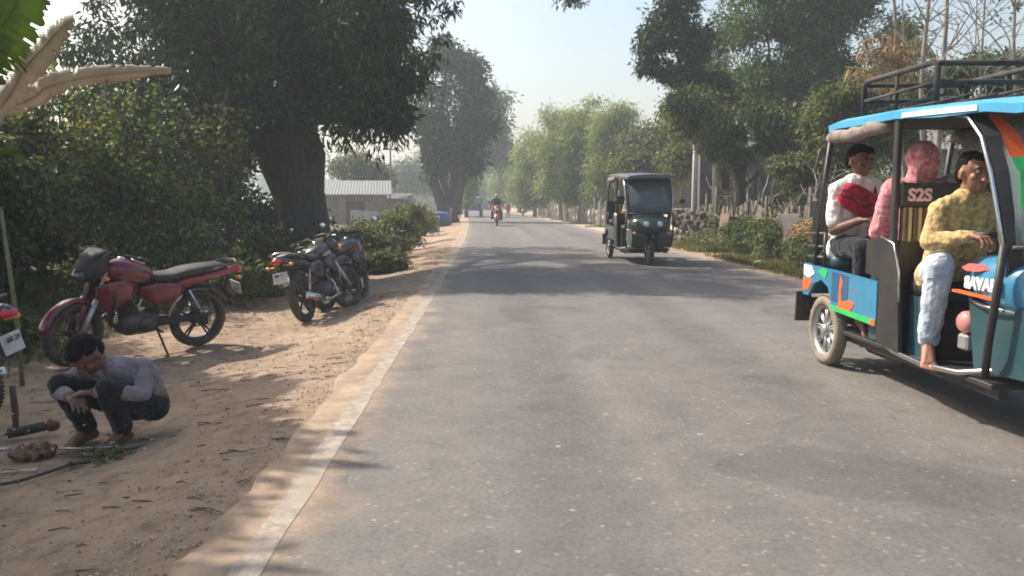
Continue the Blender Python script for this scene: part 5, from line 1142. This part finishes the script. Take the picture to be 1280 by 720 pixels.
        mb = MB(); mb.tube([(2.05,s*.46,1.18),(2.08,s*.56,1.20),(2.07,s*.60,1.22)],.007,6); mb.ell((2.07,s*.64,1.24),(.02,.06,.045)); mi = mb.build('mirror', PLAS, t); mb = MB(); mb.lathe((2.049,s*.64,1.24),[(.001,0),(.032,0),(.036,.003)],14,'x'); mb.build('mirror_glass', MIRR, mi)
    mb = MB(); mb.prism([(2.24,.36),(2.30,.55),(2.24,.68),(2.21,.68),(2.27,.55),(2.21,.36)],-.35,-.11); mb.prism([(2.24,.36),(2.30,.55),(2.24,.68),(2.21,.68),(2.27,.55),(2.21,.36)],.11,.35); mb.box((2.225,0,.665),(.02,.24,.06)); mb.build('front_shield', dark, t)
    mb = MB(); mb.arc((2.1,0,.255),.30,15,165,.13,.006,16); mb.build('front_mudguard', PLAS, t)
    mb = MB(); mb.tube([(1.66,-.30,1.05),(1.74,-.20,1.06),(1.80,0,1.0),(1.74,.20,1.06),(1.66,.30,1.05)],.014,8); hb = mb.build('handlebar', CHROME, t)
    for s in (-1,1): mb = MB(); mb.tube([(1.70,s*.25,1.055),(1.63,s*.34,1.045)],.02,10); mb.build('grip', SEATM, hb)
    mb = MB(); mb.tube([(1.80,0,1.0),(1.92,0,.8)],.025,8); mb.box((1.86,0,1.0),(.07,.24,.10),Euler((0,-.5,0)),.02); mb.build('dashboard', PLAS, t)
    mb = MB(); mb.box((2.0,.25,1.06),(.03,.26,.12),None,.01); mb.build('dash_card', M_GREEN, t)
    return t
M_GREEN = paint('sticker_green', (.02,.42,.10), .4, var=.1, dirt=.12); M_ORANGE = paint('sticker_orange', (.75,.12,.03), .4, var=.1, dirt=.1); M_NAVY = paint('sticker_navy', (.02,.07,.16), .4, var=.2, dirt=.1)
M_STRAW = paint('cushion_straw', (.48,.40,.20), .8, var=.15, scale=12); M_STRAW2 = paint('cushion_brown', (.14,.09,.05), .8, var=.2); M_PALEPINK = paint('pale_pink', (.75,.50,.52), .5, var=.05)
M_PINKR = paint('emblem_red', (.70,.13,.12), .4, var=.3, scale=40); M_PINKL = paint('lamp_pink', (.55,.22,.20), .25, var=.15, coat=.5); M_CLOTH = paint('curtain_cloth', (.20,.17,.15), .9, var=.45, scale=14, dirt=.3, bmp=.008)
RB = paint('rickshaw_blue', (.010,.18,.33), .42, var=.2, scale=4, dirt=.42, dirtcol=(.20,.19,.16), bmp=.003, coat=.15); RT = paint('rickshaw_teal', (.004,.05,.065), .45, var=.3, scale=4, dirt=.3, dirtcol=(.12,.12,.11), bmp=.003, coat=.1); RR = paint('roof_blue', (.04,.30,.52), .5, var=.12, scale=3, dirt=.25, dirtcol=(.35,.45,.5))
RG = paint('rickshaw_darkgreen', (.012,.035,.03), .35, var=.2, dirt=.2, coat=.3); RP = paint('roof_slate', (.09,.09,.13), .6, var=.2, dirt=.3)
RH = math.atan2(-1,.01); RLOC = Vector((2.935,5.97,.02)); RM = Matrix.Translation(RLOC) @ Matrix.Rotation(RH,4,'Z')
rickshaw('bright blue electric rickshaw with roof rack carrying passengers at right', RLOC, RH, RB, RT, RR, RB)
R2 = Vector((2.93,17.7,.02)); RH2 = math.atan2(-1,.03); RM2 = Matrix.Translation(R2) @ Matrix.Rotation(RH2,4,'Z')
rickshaw('small dark green electric rickshaw with slate roof coming along the middle distance', R2, RH2, RG, RG, RP, RG, rack=False, gl=GLD, decal=False, tyre=TYRE)
# small blue truck far down the road
t = thing('small_truck', 'small hazy blue truck standing at the far left road edge', 'truck', (rx(-.35,66)+.1,66,.02), (0,0,R(88))); BT = paint('truck_blue', (.05,.09,.30), .5, var=.2, dirt=.3)
mb = MB(); mb.box((.9,0,.85),(1.9,1.45,.5),None,.03); mb.box((.9,0,.55),(2.0,1.3,.12)); mb.build('cargo_bed', BT, t)
mb = MB(); mb.loft([(1.95,0,1.05,.70,.55,7),(2.2,0,1.1,.70,.62,6),(2.7,0,1.05,.66,.58,6),(3.0,0,.85,.62,.35,5)],24); cb = mb.build('cab', BT, t)
mb = MB(); mb.box((1.935,0,1.35),(.02,1.0,.35)); mb.build('rear_window', GLD, cb)
for x in (.5,2.6):
    for y in (-.62,.62): wheel(t,(x,y,.28),.28,.15,6,SILV,TYRE)
mb = MB(); mb.loft([(.0,0,1.28,.5,.18,3),(.4,0,1.38,.6,.30,3),(1.2,0,1.36,.62,.30,3),(1.75,0,1.28,.5,.2,3)],16); mb.build('load_cover', paint('load_sheet',(.38,.42,.55),.8,var=.2), t)
for s in (-1,1): mb = MB(); mb.box((-.07,s*.6,.7),(.02,.12,.09)); mb.build('tail_light', LRED, t)
# ------------------------------------------------------------------ people
def skinm(name, col):
    m, nt, b, out = new_mat(name); tc = N(nt,'ShaderNodeTexCoord'); n = N(nt,'ShaderNodeTexNoise',Scale=18.0,Detail=4.0); nt.links.new(tc.outputs['Object'], n.inputs['Vector'])
    r = ramp(nt, n.outputs[0], [(.3,tuple(c*.8 for c in col)),(.7,tuple(c*1.15 for c in col))]); nt.links.new(r.outputs[0], b.inputs['Base Color']); b.inputs['Roughness'].default_value = .5
    b.inputs['Subsurface Weight'].default_value = .08; b.inputs['Subsurface Radius'].default_value = (.02,.008,.004); return m
def cloth(name, c, c2=None, sc_=25, stripe=None, bmp=.004):
    m, nt, b, out = new_mat(name); tc = N(nt,'ShaderNodeTexCoord'); n = N(nt,'ShaderNodeTexNoise',Scale=sc_,Detail=5.0,Roughness=.65); nt.links.new(tc.outputs['Object'], n.inputs['Vector'])
    c2 = c2 or tuple(x*.7 for x in c)
    if stripe:
        w_ = N(nt,'ShaderNodeTexWave',Scale=stripe,Distortion=3.5,Detail=3.0); w_.bands_direction = 'Y'; nt.links.new(tc.outputs['Object'], w_.inputs['Vector']); src = w_.outputs[0]
    else: src = n.outputs[0]
    r = ramp(nt, src, [(.35,c2),(.6,c)]); nt.links.new(r.outputs[0], b.inputs['Base Color']); b.inputs['Roughness'].default_value = .95; b.inputs['Specular IOR Level'].default_value = .2
    b.inputs['Sheen Weight'].default_value = .15
    n2 = N(nt,'ShaderNodeTexNoise',Scale=14.0,Detail=3.0,Distortion=1.5); nt.links.new(tc.outputs['Object'], n2.inputs['Vector']); bump(nt, b, n2.outputs[0], .7, .02); return m
SK = skinm('skin_brown', (.27,.125,.075)); SKD = skinm('skin_dark', (.14,.065,.04)); HAIR = paint('hair_black', (.006,.005,.005), .8, var=.3, scale=60, bmp=.004); HAIR.node_tree.nodes['Principled BSDF'].inputs['Specular IOR Level'].default_value = .12; EYEW = paint('eye_white',(.22,.18,.16),.3,var=.05); EYEM = paint('eye', (.05,.04,.04), .15, var=.1); 
def V3(*a): return Vector(a)
def hand(mb, wr, d, n, curl, k=1, side=1):
    d = d.normalized(); n = (n - d*n.dot(d)).normalized(); a = d.cross(n)*side
    for i, (o, l) in enumerate(((-.032,.78),(-.011,.97),(.011,1.),(.032,.9))):
        kn = wr + d*(.085-.006*abs(i-2))*k + a*o*k*1.05
        mb.cap(wr+d*.012*k+a*o*.55*k, kn, .0145*k, .0115*k, 8); p = kn; dd = d.copy(); c = 0
        for L in (.042,.026,.02):
            c += curl; dd = (d*math.cos(c)+n*math.sin(c)+a*o*2.0*(1 if curl<.4 else .3)).normalized(); q = p + dd*L*l*k; mb.cap(p, q, .0092*k, .0082*k, 8); p = q
    b = wr + d*.02*k + a*.028*k; td = (d*.65+a*.75+n*.25).normalized(); q = b+td*.045*k; mb.cap(b, q, .015*k, .0115*k, 8); mb.cap(q, q+(td*.5+d*.6+n*.5).normalized()*.032*k, .0112*k, .009*k, 8)
def foot(mb, an, toe, k=1, bare=True):
    d = (toe-an); d.z = 0 if abs(d.z) < .02 else d.z; L = d.length; d.normalize(); sd_ = d.cross(V3(0,0,1)).normalized(); up = sd_.cross(d)
    heel = an - d*.03*k - up*.045*k; ball = an + d*L*.72 - up*.052*k
    mb.cap(an, heel, .040*k, .032*k, 10); mb.cap(heel, ball, .032*k, .024*k, 10)
    for s in (-1,1): mb.cap(an+d*.02*k, ball+sd_*s*.018*k, .036*k, .022*k, 10)
    for i in range(5):
        o = (-.034+.017*i)*k; l = (.055,.052,.047,.042,.034)[i]*k; r = (.0125,.0095,.009,.0085,.008)[i]*k
        b = ball+sd_*o; mb.cap(b, b+d*l-up*.008*k, r*1.15, r, 8)
def person(label, frame, base, J, top, bottom, hair=HAIR, skin=SK, k=1.0, vx=.006, sleeve='long', extra=None, group=None, shoes=False, capm=None, faceup=V3(0,0,1), hands=(.55,.55), palm=(V3(0,0,-1),V3(0,0,-1)), headk=1.0, scarf=None, tuck=False, eyes=True):
    base = Vector(base); J = {a: (Vector(b)-base if a != 'face' else Vector(b)) for a, b in J.items()}
    t = thing('person', label, 'person', group=group); Mw = frame @ Matrix.Translation(base); t.matrix_world = Mw; t.location = Mw.to_translation(); t.rotation_euler = Mw.to_euler()
    lat = (J['shL']-J['shR']).normalized(); f = J['face'].normalized(); hl = faceup.cross(f).normalized(); hu = f.cross(hl); Hm = Matrix((f, hl, hu)).transposed(); h = J['head']; hk = headk*k
    def H(x,y,z): return h + Hm @ V3(x*hk,y*hk,z*hk)
    def torso(mb, e, hips=True):
        wv = (J['hipL']-J['hipR']).length/2
        if hips: mb.cap(J['hipL'], J['hipR'], (.088+e)*k, (.088+e)*k)
        for s in (-1,1):
            mb.cap((J['pel'] if hips else J['pel'].lerp(J['che'],.45))+lat*s*.055*k, J['che']+lat*s*.065*k, (.098+e)*k, (.105+e)*k)
            mb.cap(J['che']+lat*s*.065*k, J['nek']+lat*s*.05*k-V3(0,0,.03*k), (.105+e)*k, (.062+e)*k)
        mb.cap(J['shL'], J['shR'], (.048+e)*k, (.048+e)*k); mb.cap(J['shL'],J['che'],(.05+e)*k,(.07+e)*k); mb.cap(J['shR'],J['che'],(.05+e)*k,(.07+e)*k)
        for S in 'LR': mb.cap(J['nek']+V3(0,0,.01*k), J['sh'+S]+V3(0,0,.012*k), (.042+e*.6)*k, (.040+e)*k)
    mb = MB(); torso(mb, 0); mb.cap(J['nek']-V3(0,0,.05*k), H(-.02,0,-.07), .058*k, .05*k)
    R_ = lambda r: tuple(x*hk for x in r)
    mb.ell(H(-.018,0,.03), R_((.094,.076,.09)), Hm, 20); mb.ell(H(.012,0,-.035), R_((.07,.058,.085)), Hm, 18); mb.ell(H(.05,0,-.085), R_((.026,.028,.022)), Hm, 12)
    mb.cap(H(.078,0,.02), H(.10,0,-.028), .009*hk, .014*hk, 10); [mb.ell(H(.09,s*.012,-.033), R_((.011,.010,.008)), Hm, 8) for s in (-1,1)]
    mb.cap(H(.066,-.03,.038), H(.066,.03,.038), .014*hk, .014*hk, 8); [mb.ell(H(.05,s*.04,-.015), R_((.024,.02,.02)), Hm, 10) for s in (-1,1)]
    mb.cap(H(.078,-.016,-.060), H(.078,.016,-.060), .0075*hk, .0075*hk, 8); mb.cap(H(.076,-.014,-.073), H(.076,.014,-.073), .0085*hk, .0085*hk, 8)
    [mb.ell(H(-.012,s*.076,-.005), R_((.020,.010,.032)), Hm, 10) for s in (-1,1)]
    for s, S in ((1,'L'),(-1,'R')):
        mb.cap(J['sh'+S], J['el'+S], .05*k, .040*k); mb.cap(J['el'+S], J['wr'+S], .040*k, .027*k)
        hd_ = J.get('hd'+S); hd_ = (hd_-J['wr'+S]) if hd_ is not None else (J['wr'+S]-J['el'+S])
        hand(mb, J['wr'+S], hd_, palm[0 if s > 0 else 1], hands[0 if s > 0 else 1], k, -s)
        mb.cap(J['hip'+S], J['kn'+S], .080*k, .056*k); mb.cap(J['kn'+S], J['an'+S], .056*k, .036*k)
        if not shoes: foot(mb, J['an'+S], J['to'+S], k)
    voxel(mb, 'body', vx, skin, t, 2)
    for s in ((-1,1) if eyes else ()):
        mb = MB(); mb.ell(H(.0725,s*.030,.014), R_((.010,.014,.0075)), Hm, 12); ey = mb.build('eye', EYEW, t)
        mb = MB(); mb.ell(H(.0805,s*.030,.014), R_((.003,.006,.006)), Hm, 10); mb.build('iris', EYEM, ey)
        mb = MB(); mb.cap(H(.080,s*.014,.036), H(.072,s*.046,.037), .004*hk, .003*hk, 8); mb.build('eyebrow', HAIR, t)
    for s, S in ((1,'L'),(-1,'R')):
        if shoes:
            mb = MB(); d = (J['to'+S]-J['an'+S]); d2 = d.normalized(); mb.cap(J['an'+S]-V3(0,0,.02*k), J['an'+S]-d2*.03*k-V3(0,0,.045*k), .045*k, .038*k); mb.cap(J['an'+S]-d2*.03*k-V3(0,0,.045*k), J['to'+S]-V3(0,0,.02*k), .038*k, .032*k); voxel(mb,'shoe',max(.008,vx),PLAS,t,2)
    if top:
        mb = MB(); torso(mb, .014, not tuck)
        for S in 'LR':
            mb.cap(J['sh'+S], J['el'+S] if sleeve == 'long' else J['sh'+S].lerp(J['el'+S],.75), .060*k, (.054 if sleeve == 'long' else .064)*k)
            if sleeve == 'long': mb.cap(J['el'+S], J['el'+S].lerp(J['wr'+S],.93), .054*k, .036*k)
        if not tuck: mb.cap(J['hipL']-V3(0,0,.02), J['hipR']-V3(0,0,.02), .112*k, .112*k)
        sh = voxel(mb,'shirt',max(.008,vx*1.4),top,t,2,.0055*k,.06,True)
        mb = MB(); c = J['nek']+V3(0,0,.018*k); 
        pts = [c+(f.cross(V3(0,0,1)).normalized()*math.cos(a)*.062*k+Vector((f.x,f.y,0)).normalized()*math.sin(a)*.06*k+V3(0,0,.02*k*-math.sin(a))) for a in [R(115+i*31) for i in range(11)]]; mb.tube(pts,.014*k,8); mb.build('collar', top, sh)
    if bottom:
        mb = MB(); mb.cap(J['hipL'], J['hipR'], .102*k, .102*k); mb.cap(J['pel'], J['pel'].lerp(J['che'],.2), .10*k, .10*k)
        for S in 'LR': mb.cap(J['hip'+S], J['kn'+S], .098*k, .075*k); mb.cap(J['kn'+S], J['kn'+S].lerp(J['an'+S],.92), .074*k, .062*k)
        voxel(mb,'trousers',max(.008,vx*1.4),bottom,t,2,.008*k,.075,True)
    if hair:
        mb = MB(); mb.ell(H(-.030,0,.050), R_((.086,.080,.080)), Hm, 18); mb.ell(H(-.055,0,.0), R_((.062,.074,.075)), Hm, 14); mb.ell(H(.030,.012,.092), R_((.045,.058,.028)), Hm, 12)
        voxel(mb,'hair',max(.006,vx),hair,t,1,.006*k,.02)
    if scarf:
        mb = MB(); mb.ell(H(-.025,0,.035), R_((.112,.100,.112)), Hm, 18); mb.cap(H(-.06,0,0), J['nek'], .09*k,.09*k); mb.cap(J['nek']-V3(0,0,.02), J['che'], .10*k,.145*k)
        mb.cap(J['shL'],J['shR'],.085*k,.085*k); mb.cap(J['shR'],J['elR'],.085*k,.075*k); mb.cap(J['shL'],J['elL'],.085*k,.07*k)
        voxel(mb,'shawl',.010,scarf,t,3,.007,.08,True)
    if capm:
        mb = MB(); mb.ell(H(-.018,0,.045), R_((.104,.090,.085)), Hm, 18); mb.build('cap', capm, t)
    if extra: extra(t, H, J, Hm, hk)
    return t
def seated(pel, lean=.06, dz=.34, w=.18, face=(1,0,0), hz=.13, fx=0, **kw):
    x,y,z = pel
    J = dict(pel=pel, che=(x+lean*.7,y,z+dz), nek=(x+lean,y,z+dz+.15), head=(x+lean+fx,y,z+dz+.15+hz), face=face, shL=(x+lean,y+w,z+dz+.07), shR=(x+lean,y-w,z+dz+.07), hipL=(x,y+.09,z), hipR=(x,y-.09,z))
    J.update(kw); return J
CY = cloth('yellow_shirt', (.60,.46,.21), (.26,.15,.07), 34); CJ = cloth('light_jeans', (.48,.53,.57), (.30,.36,.42), 10); CW = cloth('white_shirt', (.72,.72,.68), (.60,.60,.56)); CB = cloth('dark_trousers', (.014,.016,.021), (.008,.008,.011)); CP = cloth('pink_cloth', (.66,.33,.35), (.40,.08,.11), 38); CWS = cloth('white_shawl', (.62,.60,.56), (.30,.28,.27), 25, 30)
CL = cloth('lavender_shirt', (.24,.20,.22), (.15,.125,.14), 12); CT = cloth('teal_jacket', (.03,.06,.07)); CK = cloth('khaki_cloth', (.32,.24,.16)); CPD = cloth('green_cloth', (.45,.52,.42))
# driver of the blue rickshaw
J = seated((1.20,-.21,.80), .17, .31, .175, (.95,.12,-.10), .13, fx=.02, elR=(1.40,-.45,1.00), wrR=(1.62,-.33,1.045), hdR=(1.70,-.31,1.035), elL=(1.42,.06,1.02), wrL=(1.60,.24,1.07), hdL=(1.68,.27,1.05),
  knR=(1.46,-.42,.875), anR=(1.40,-.43,.405), toR=(1.55,-.50,.335), knL=(1.58,-.10,.86), anL=(1.46,-.12,.41), toL=(1.62,-.12,.34))
person('person in a yellow patterned shirt and pale jeans driving the blue rickshaw', RM, (1.2,-.21,.7), J, CY, CJ, vx=.0055, hands=(.7,.7))
# passengers
J = seated((.0,-.27,.90), .09, .34, .165, (.9,.35,-.25), .13, elR=(.10,-.45,1.02), wrR=(.33,-.36,1.10), hdR=(.42,-.30,1.11), elL=(.16,-.06,1.03), wrL=(.36,-.22,1.06), hdL=(.42,-.28,1.06), knR=(.40,-.36,.90), anR=(.42,-.36,.42), toR=(.58,-.36,.34), knL=(.40,-.16,.90), anL=(.42,-.14,.42), toL=(.58,-.14,.34))
person('passenger in a white collared short sleeved shirt on the rear bench of the blue rickshaw', RM, (0,-.27,.84), J, CW, CB, vx=.006, sleeve='short', skin=SKD)
J = seated((.84,-.20,.90), -.05, .30, .16, (-1,.1,-.1), .12, elR=(.70,.02,1.0), wrR=(.55,-.08,1.0), hdR=(.50,-.1,1.0), elL=(.66,-.38,1.03), wrL=(.52,-.32,.98), hdL=(.47,-.3,.98), knR=(.45,-.10,.90), anR=(.44,-.10,.42), toR=(.28,-.10,.34), knL=(.45,-.28,.90), anL=(.44,-.26,.42), toL=(.28,-.26,.34))
J['shL'], J['shR'] = (.79,-.36,1.30), (.79,-.04,1.30)
person('passenger wrapped in a pink headscarf and shawl sitting back to back with the driver', RM, (.84,-.2,.84), J, CP, CP, vx=.009, scarf=CP, hair=None)
J = seated((.84,.16,.90), -.05, .32, .16, (-1,-.2,-.1), .12, elR=(.70,.36,1.0), wrR=(.55,.26,1.0), hdR=(.50,.24,1.0), elL=(.70,-.02,1.03), wrL=(.52,.05,.98), hdL=(.47,.05,.98), knR=(.45,.26,.90), anR=(.44,.26,.42), toR=(.28,.26,.34), knL=(.45,.08,.90), anL=(.44,.10,.42), toL=(.28,.10,.34))
J['shL'], J['shR'] = (.79,.0,1.32), (.79,.32,1.32)
person('passenger in a white striped shawl sitting beside the pink shawled passenger', RM, (.84,.16,.84), J, CWS, CB, vx=.01, scarf=CWS, hair=None)
t = thing('shoulder_bag', 'red and black patterned bag held against the white shirt of the rear passenger', 'bag'); Mb = RM @ Matrix.Translation((.215,-.33,1.24)); t.location = Mb.to_translation(); t.rotation_euler = (RM.to_3x3() @ Matrix.Rotation(R(-28),3,'X')).to_euler()
mb = MB(); mb.loft([(-.05,0,0,.12,.075,3.5),(-.03,0,0,.145,.095,3.5),(.03,0,0,.145,.095,3.5),(.05,0,0,.12,.075,3.5)],22); mb.build('bag_body', cloth('bag_red',(.50,.012,.045),(.03,.01,.015),22), t)
mb = MB()
for z in (-.03,.012): mb.box((.052,0,z),(.006,.27,.014)); mb.box((-.0,-.1465,z),(.08,.006,.014))
mb.build('bag_stripe', PLAS, t)
mb = MB(); mb.tube([(0,.13,.05),(-.08,.08,.17),(-.15,-.02,.21)],.012,8); mb.build('strap', PLAS, t)
# crouching person
o0 = GL(140,549); F0 = Matrix.Translation(o0)
J = dict(pel=(.13,.17,.16), che=(.09,.06,.325), nek=(.02,-.04,.415), head=(-.045,-.125,.475), face=(-.2,-.5,-.85), shL=(.185,.02,.385), shR=(-.115,-.02,.385), hipL=(.18,.12,.15), hipR=(.02,.16,.15),
  elL=(.215,-.09,.27), wrL=(.03,-.22,.31), elR=(-.225,-.08,.285), wrR=(-.08,-.245,.30), knL=(.08,-.19,.32), anL=(.08,-.03,.055), toL=(.02,-.17,.03), knR=(-.185,-.12,.325), anR=(-.12,.0,.055), toR=(-.20,-.13,.03), hdL=(-.03,-.24,.31), hdR=(-.03,-.28,.28))
J['pel'] = (.12,.16,.16)
J = {a: (tuple(q*1.10 for q in b) if a != 'face' else b) for a, b in J.items()}
person('person crouching on the dirt with bowed dark hair, pale lavender shirt and black trousers', F0, (0,0,0), J, CL, CB, k=.90, vx=.005, skin=SKD, hands=(.3,.3), headk=1.12, tuck=True, eyes=False)
# far riders and walkers
def rider(label, bike, top, bottom, capm=None, hair=HAIR):
    Mb = bike.matrix_world if False else (Matrix.Translation(bike.location) @ bike.rotation_euler.to_matrix().to_4x4())
    J = seated((.32,0,.90), .12, .34, .18, (1,0,0), .13, elR=(.62,-.34,1.10), wrR=(.80,-.34,1.03), elL=(.62,.34,1.10), wrL=(.80,.34,1.03), knR=(.66,-.22,.72), anR=(.50,-.24,.33), toR=(.64,-.26,.29), knL=(.66,.22,.72), anL=(.50,.24,.33), toL=(.64,.26,.29))
    person(label, Mb, (.3,0,.82), J, top, bottom, k=1.0, vx=.014, capm=capm, hair=hair, shoes=True, group='riders far down the road')
rider('rider in a dark teal jacket and cap on the oncoming red motorcycle', bk_far, CT, CB, paint('grey_cap',(.35,.35,.36),.5))
rider('hazy rider in pale green on the small motorcycle near the right road edge', bk_far2, CPD, CB)
def walker(label, loc, hd_, top, bottom, k):
    J = dict(pel=(0,0,.92), che=(.02,0,1.22), nek=(.02,0,1.42), head=(.04,0,1.56), face=(1,0,0), shL=(.02,.18,1.37), shR=(.02,-.18,1.37), hipL=(0,.09,.9), hipR=(0,-.09,.9), elL=(-.06,.24,1.12), wrL=(.04,.26,.88), elR=(.08,-.24,1.12), wrR=(.2,-.22,.9),
        knL=(.14,.1,.5), anL=(.02,.1,.09), toL=(.17,.11,.04), knR=(-.02,-.1,.5), anR=(-.22,-.1,.12), toR=(-.08,-.1,.05))
    J = {a: (tuple(x*k for x in b) if a != 'face' else b) for a,b in J.items()}
    person(label, Matrix.Translation(loc) @ Matrix.Rotation(hd_,4,'Z'), (0,0,0), J, top, bottom, k=k, vx=.016, shoes=True)
walker('small hazy walker in khaki on the road behind the oncoming motorcycle', (rx(1.6+.6,61)+.15,61,.02), R(-80), CK, CK, .72)
walker('faint walker in white beside the small blue truck far down the road', (rx(-.9,58)-.5,58,.02), R(100), CW, CB, .8)
# driver of the small dark rickshaw
J = seated((1.20,-.12,.80), .10, .35, .175, (1,0,0), .13, elR=(1.40,-.38,1.02), wrR=(1.62,-.32,1.055), elL=(1.42,.16,1.02), wrL=(1.60,.28,1.07), knR=(1.52,-.28,.86), anR=(1.46,-.26,.41), toR=(1.62,-.26,.34), knL=(1.54,.02,.86), anL=(1.46,.02,.41), toL=(1.62,.02,.34))
person('driver in a pale shirt inside the small dark green rickshaw', RM2, (1.2,-.12,.7), J, CK, CB, vx=.012)
HAZE = 0.0023
# ------------------------------------------------------------------ haze
mb = MB(); mb.box((0,300,4), (1000,1000,28))
m = bpy.data.materials.new('haze_air'); m.use_nodes = True; nt = m.node_tree; nt.nodes.clear()
o_ = nt.nodes.new('ShaderNodeOutputMaterial'); pv = nt.nodes.new('ShaderNodeVolumePrincipled')
pv.inputs['Color'].default_value = (.86,.93,1.0,1); pv.inputs['Density'].default_value = HAZE; pv.inputs['Anisotropy'].default_value = .3
nt.links.new(pv.outputs[0], o_.inputs['Volume'])
hz = mb.build('haze', m); tag(hz, 'pale dusty haze hanging over the road and the fields', 'haze', kind='stuff')
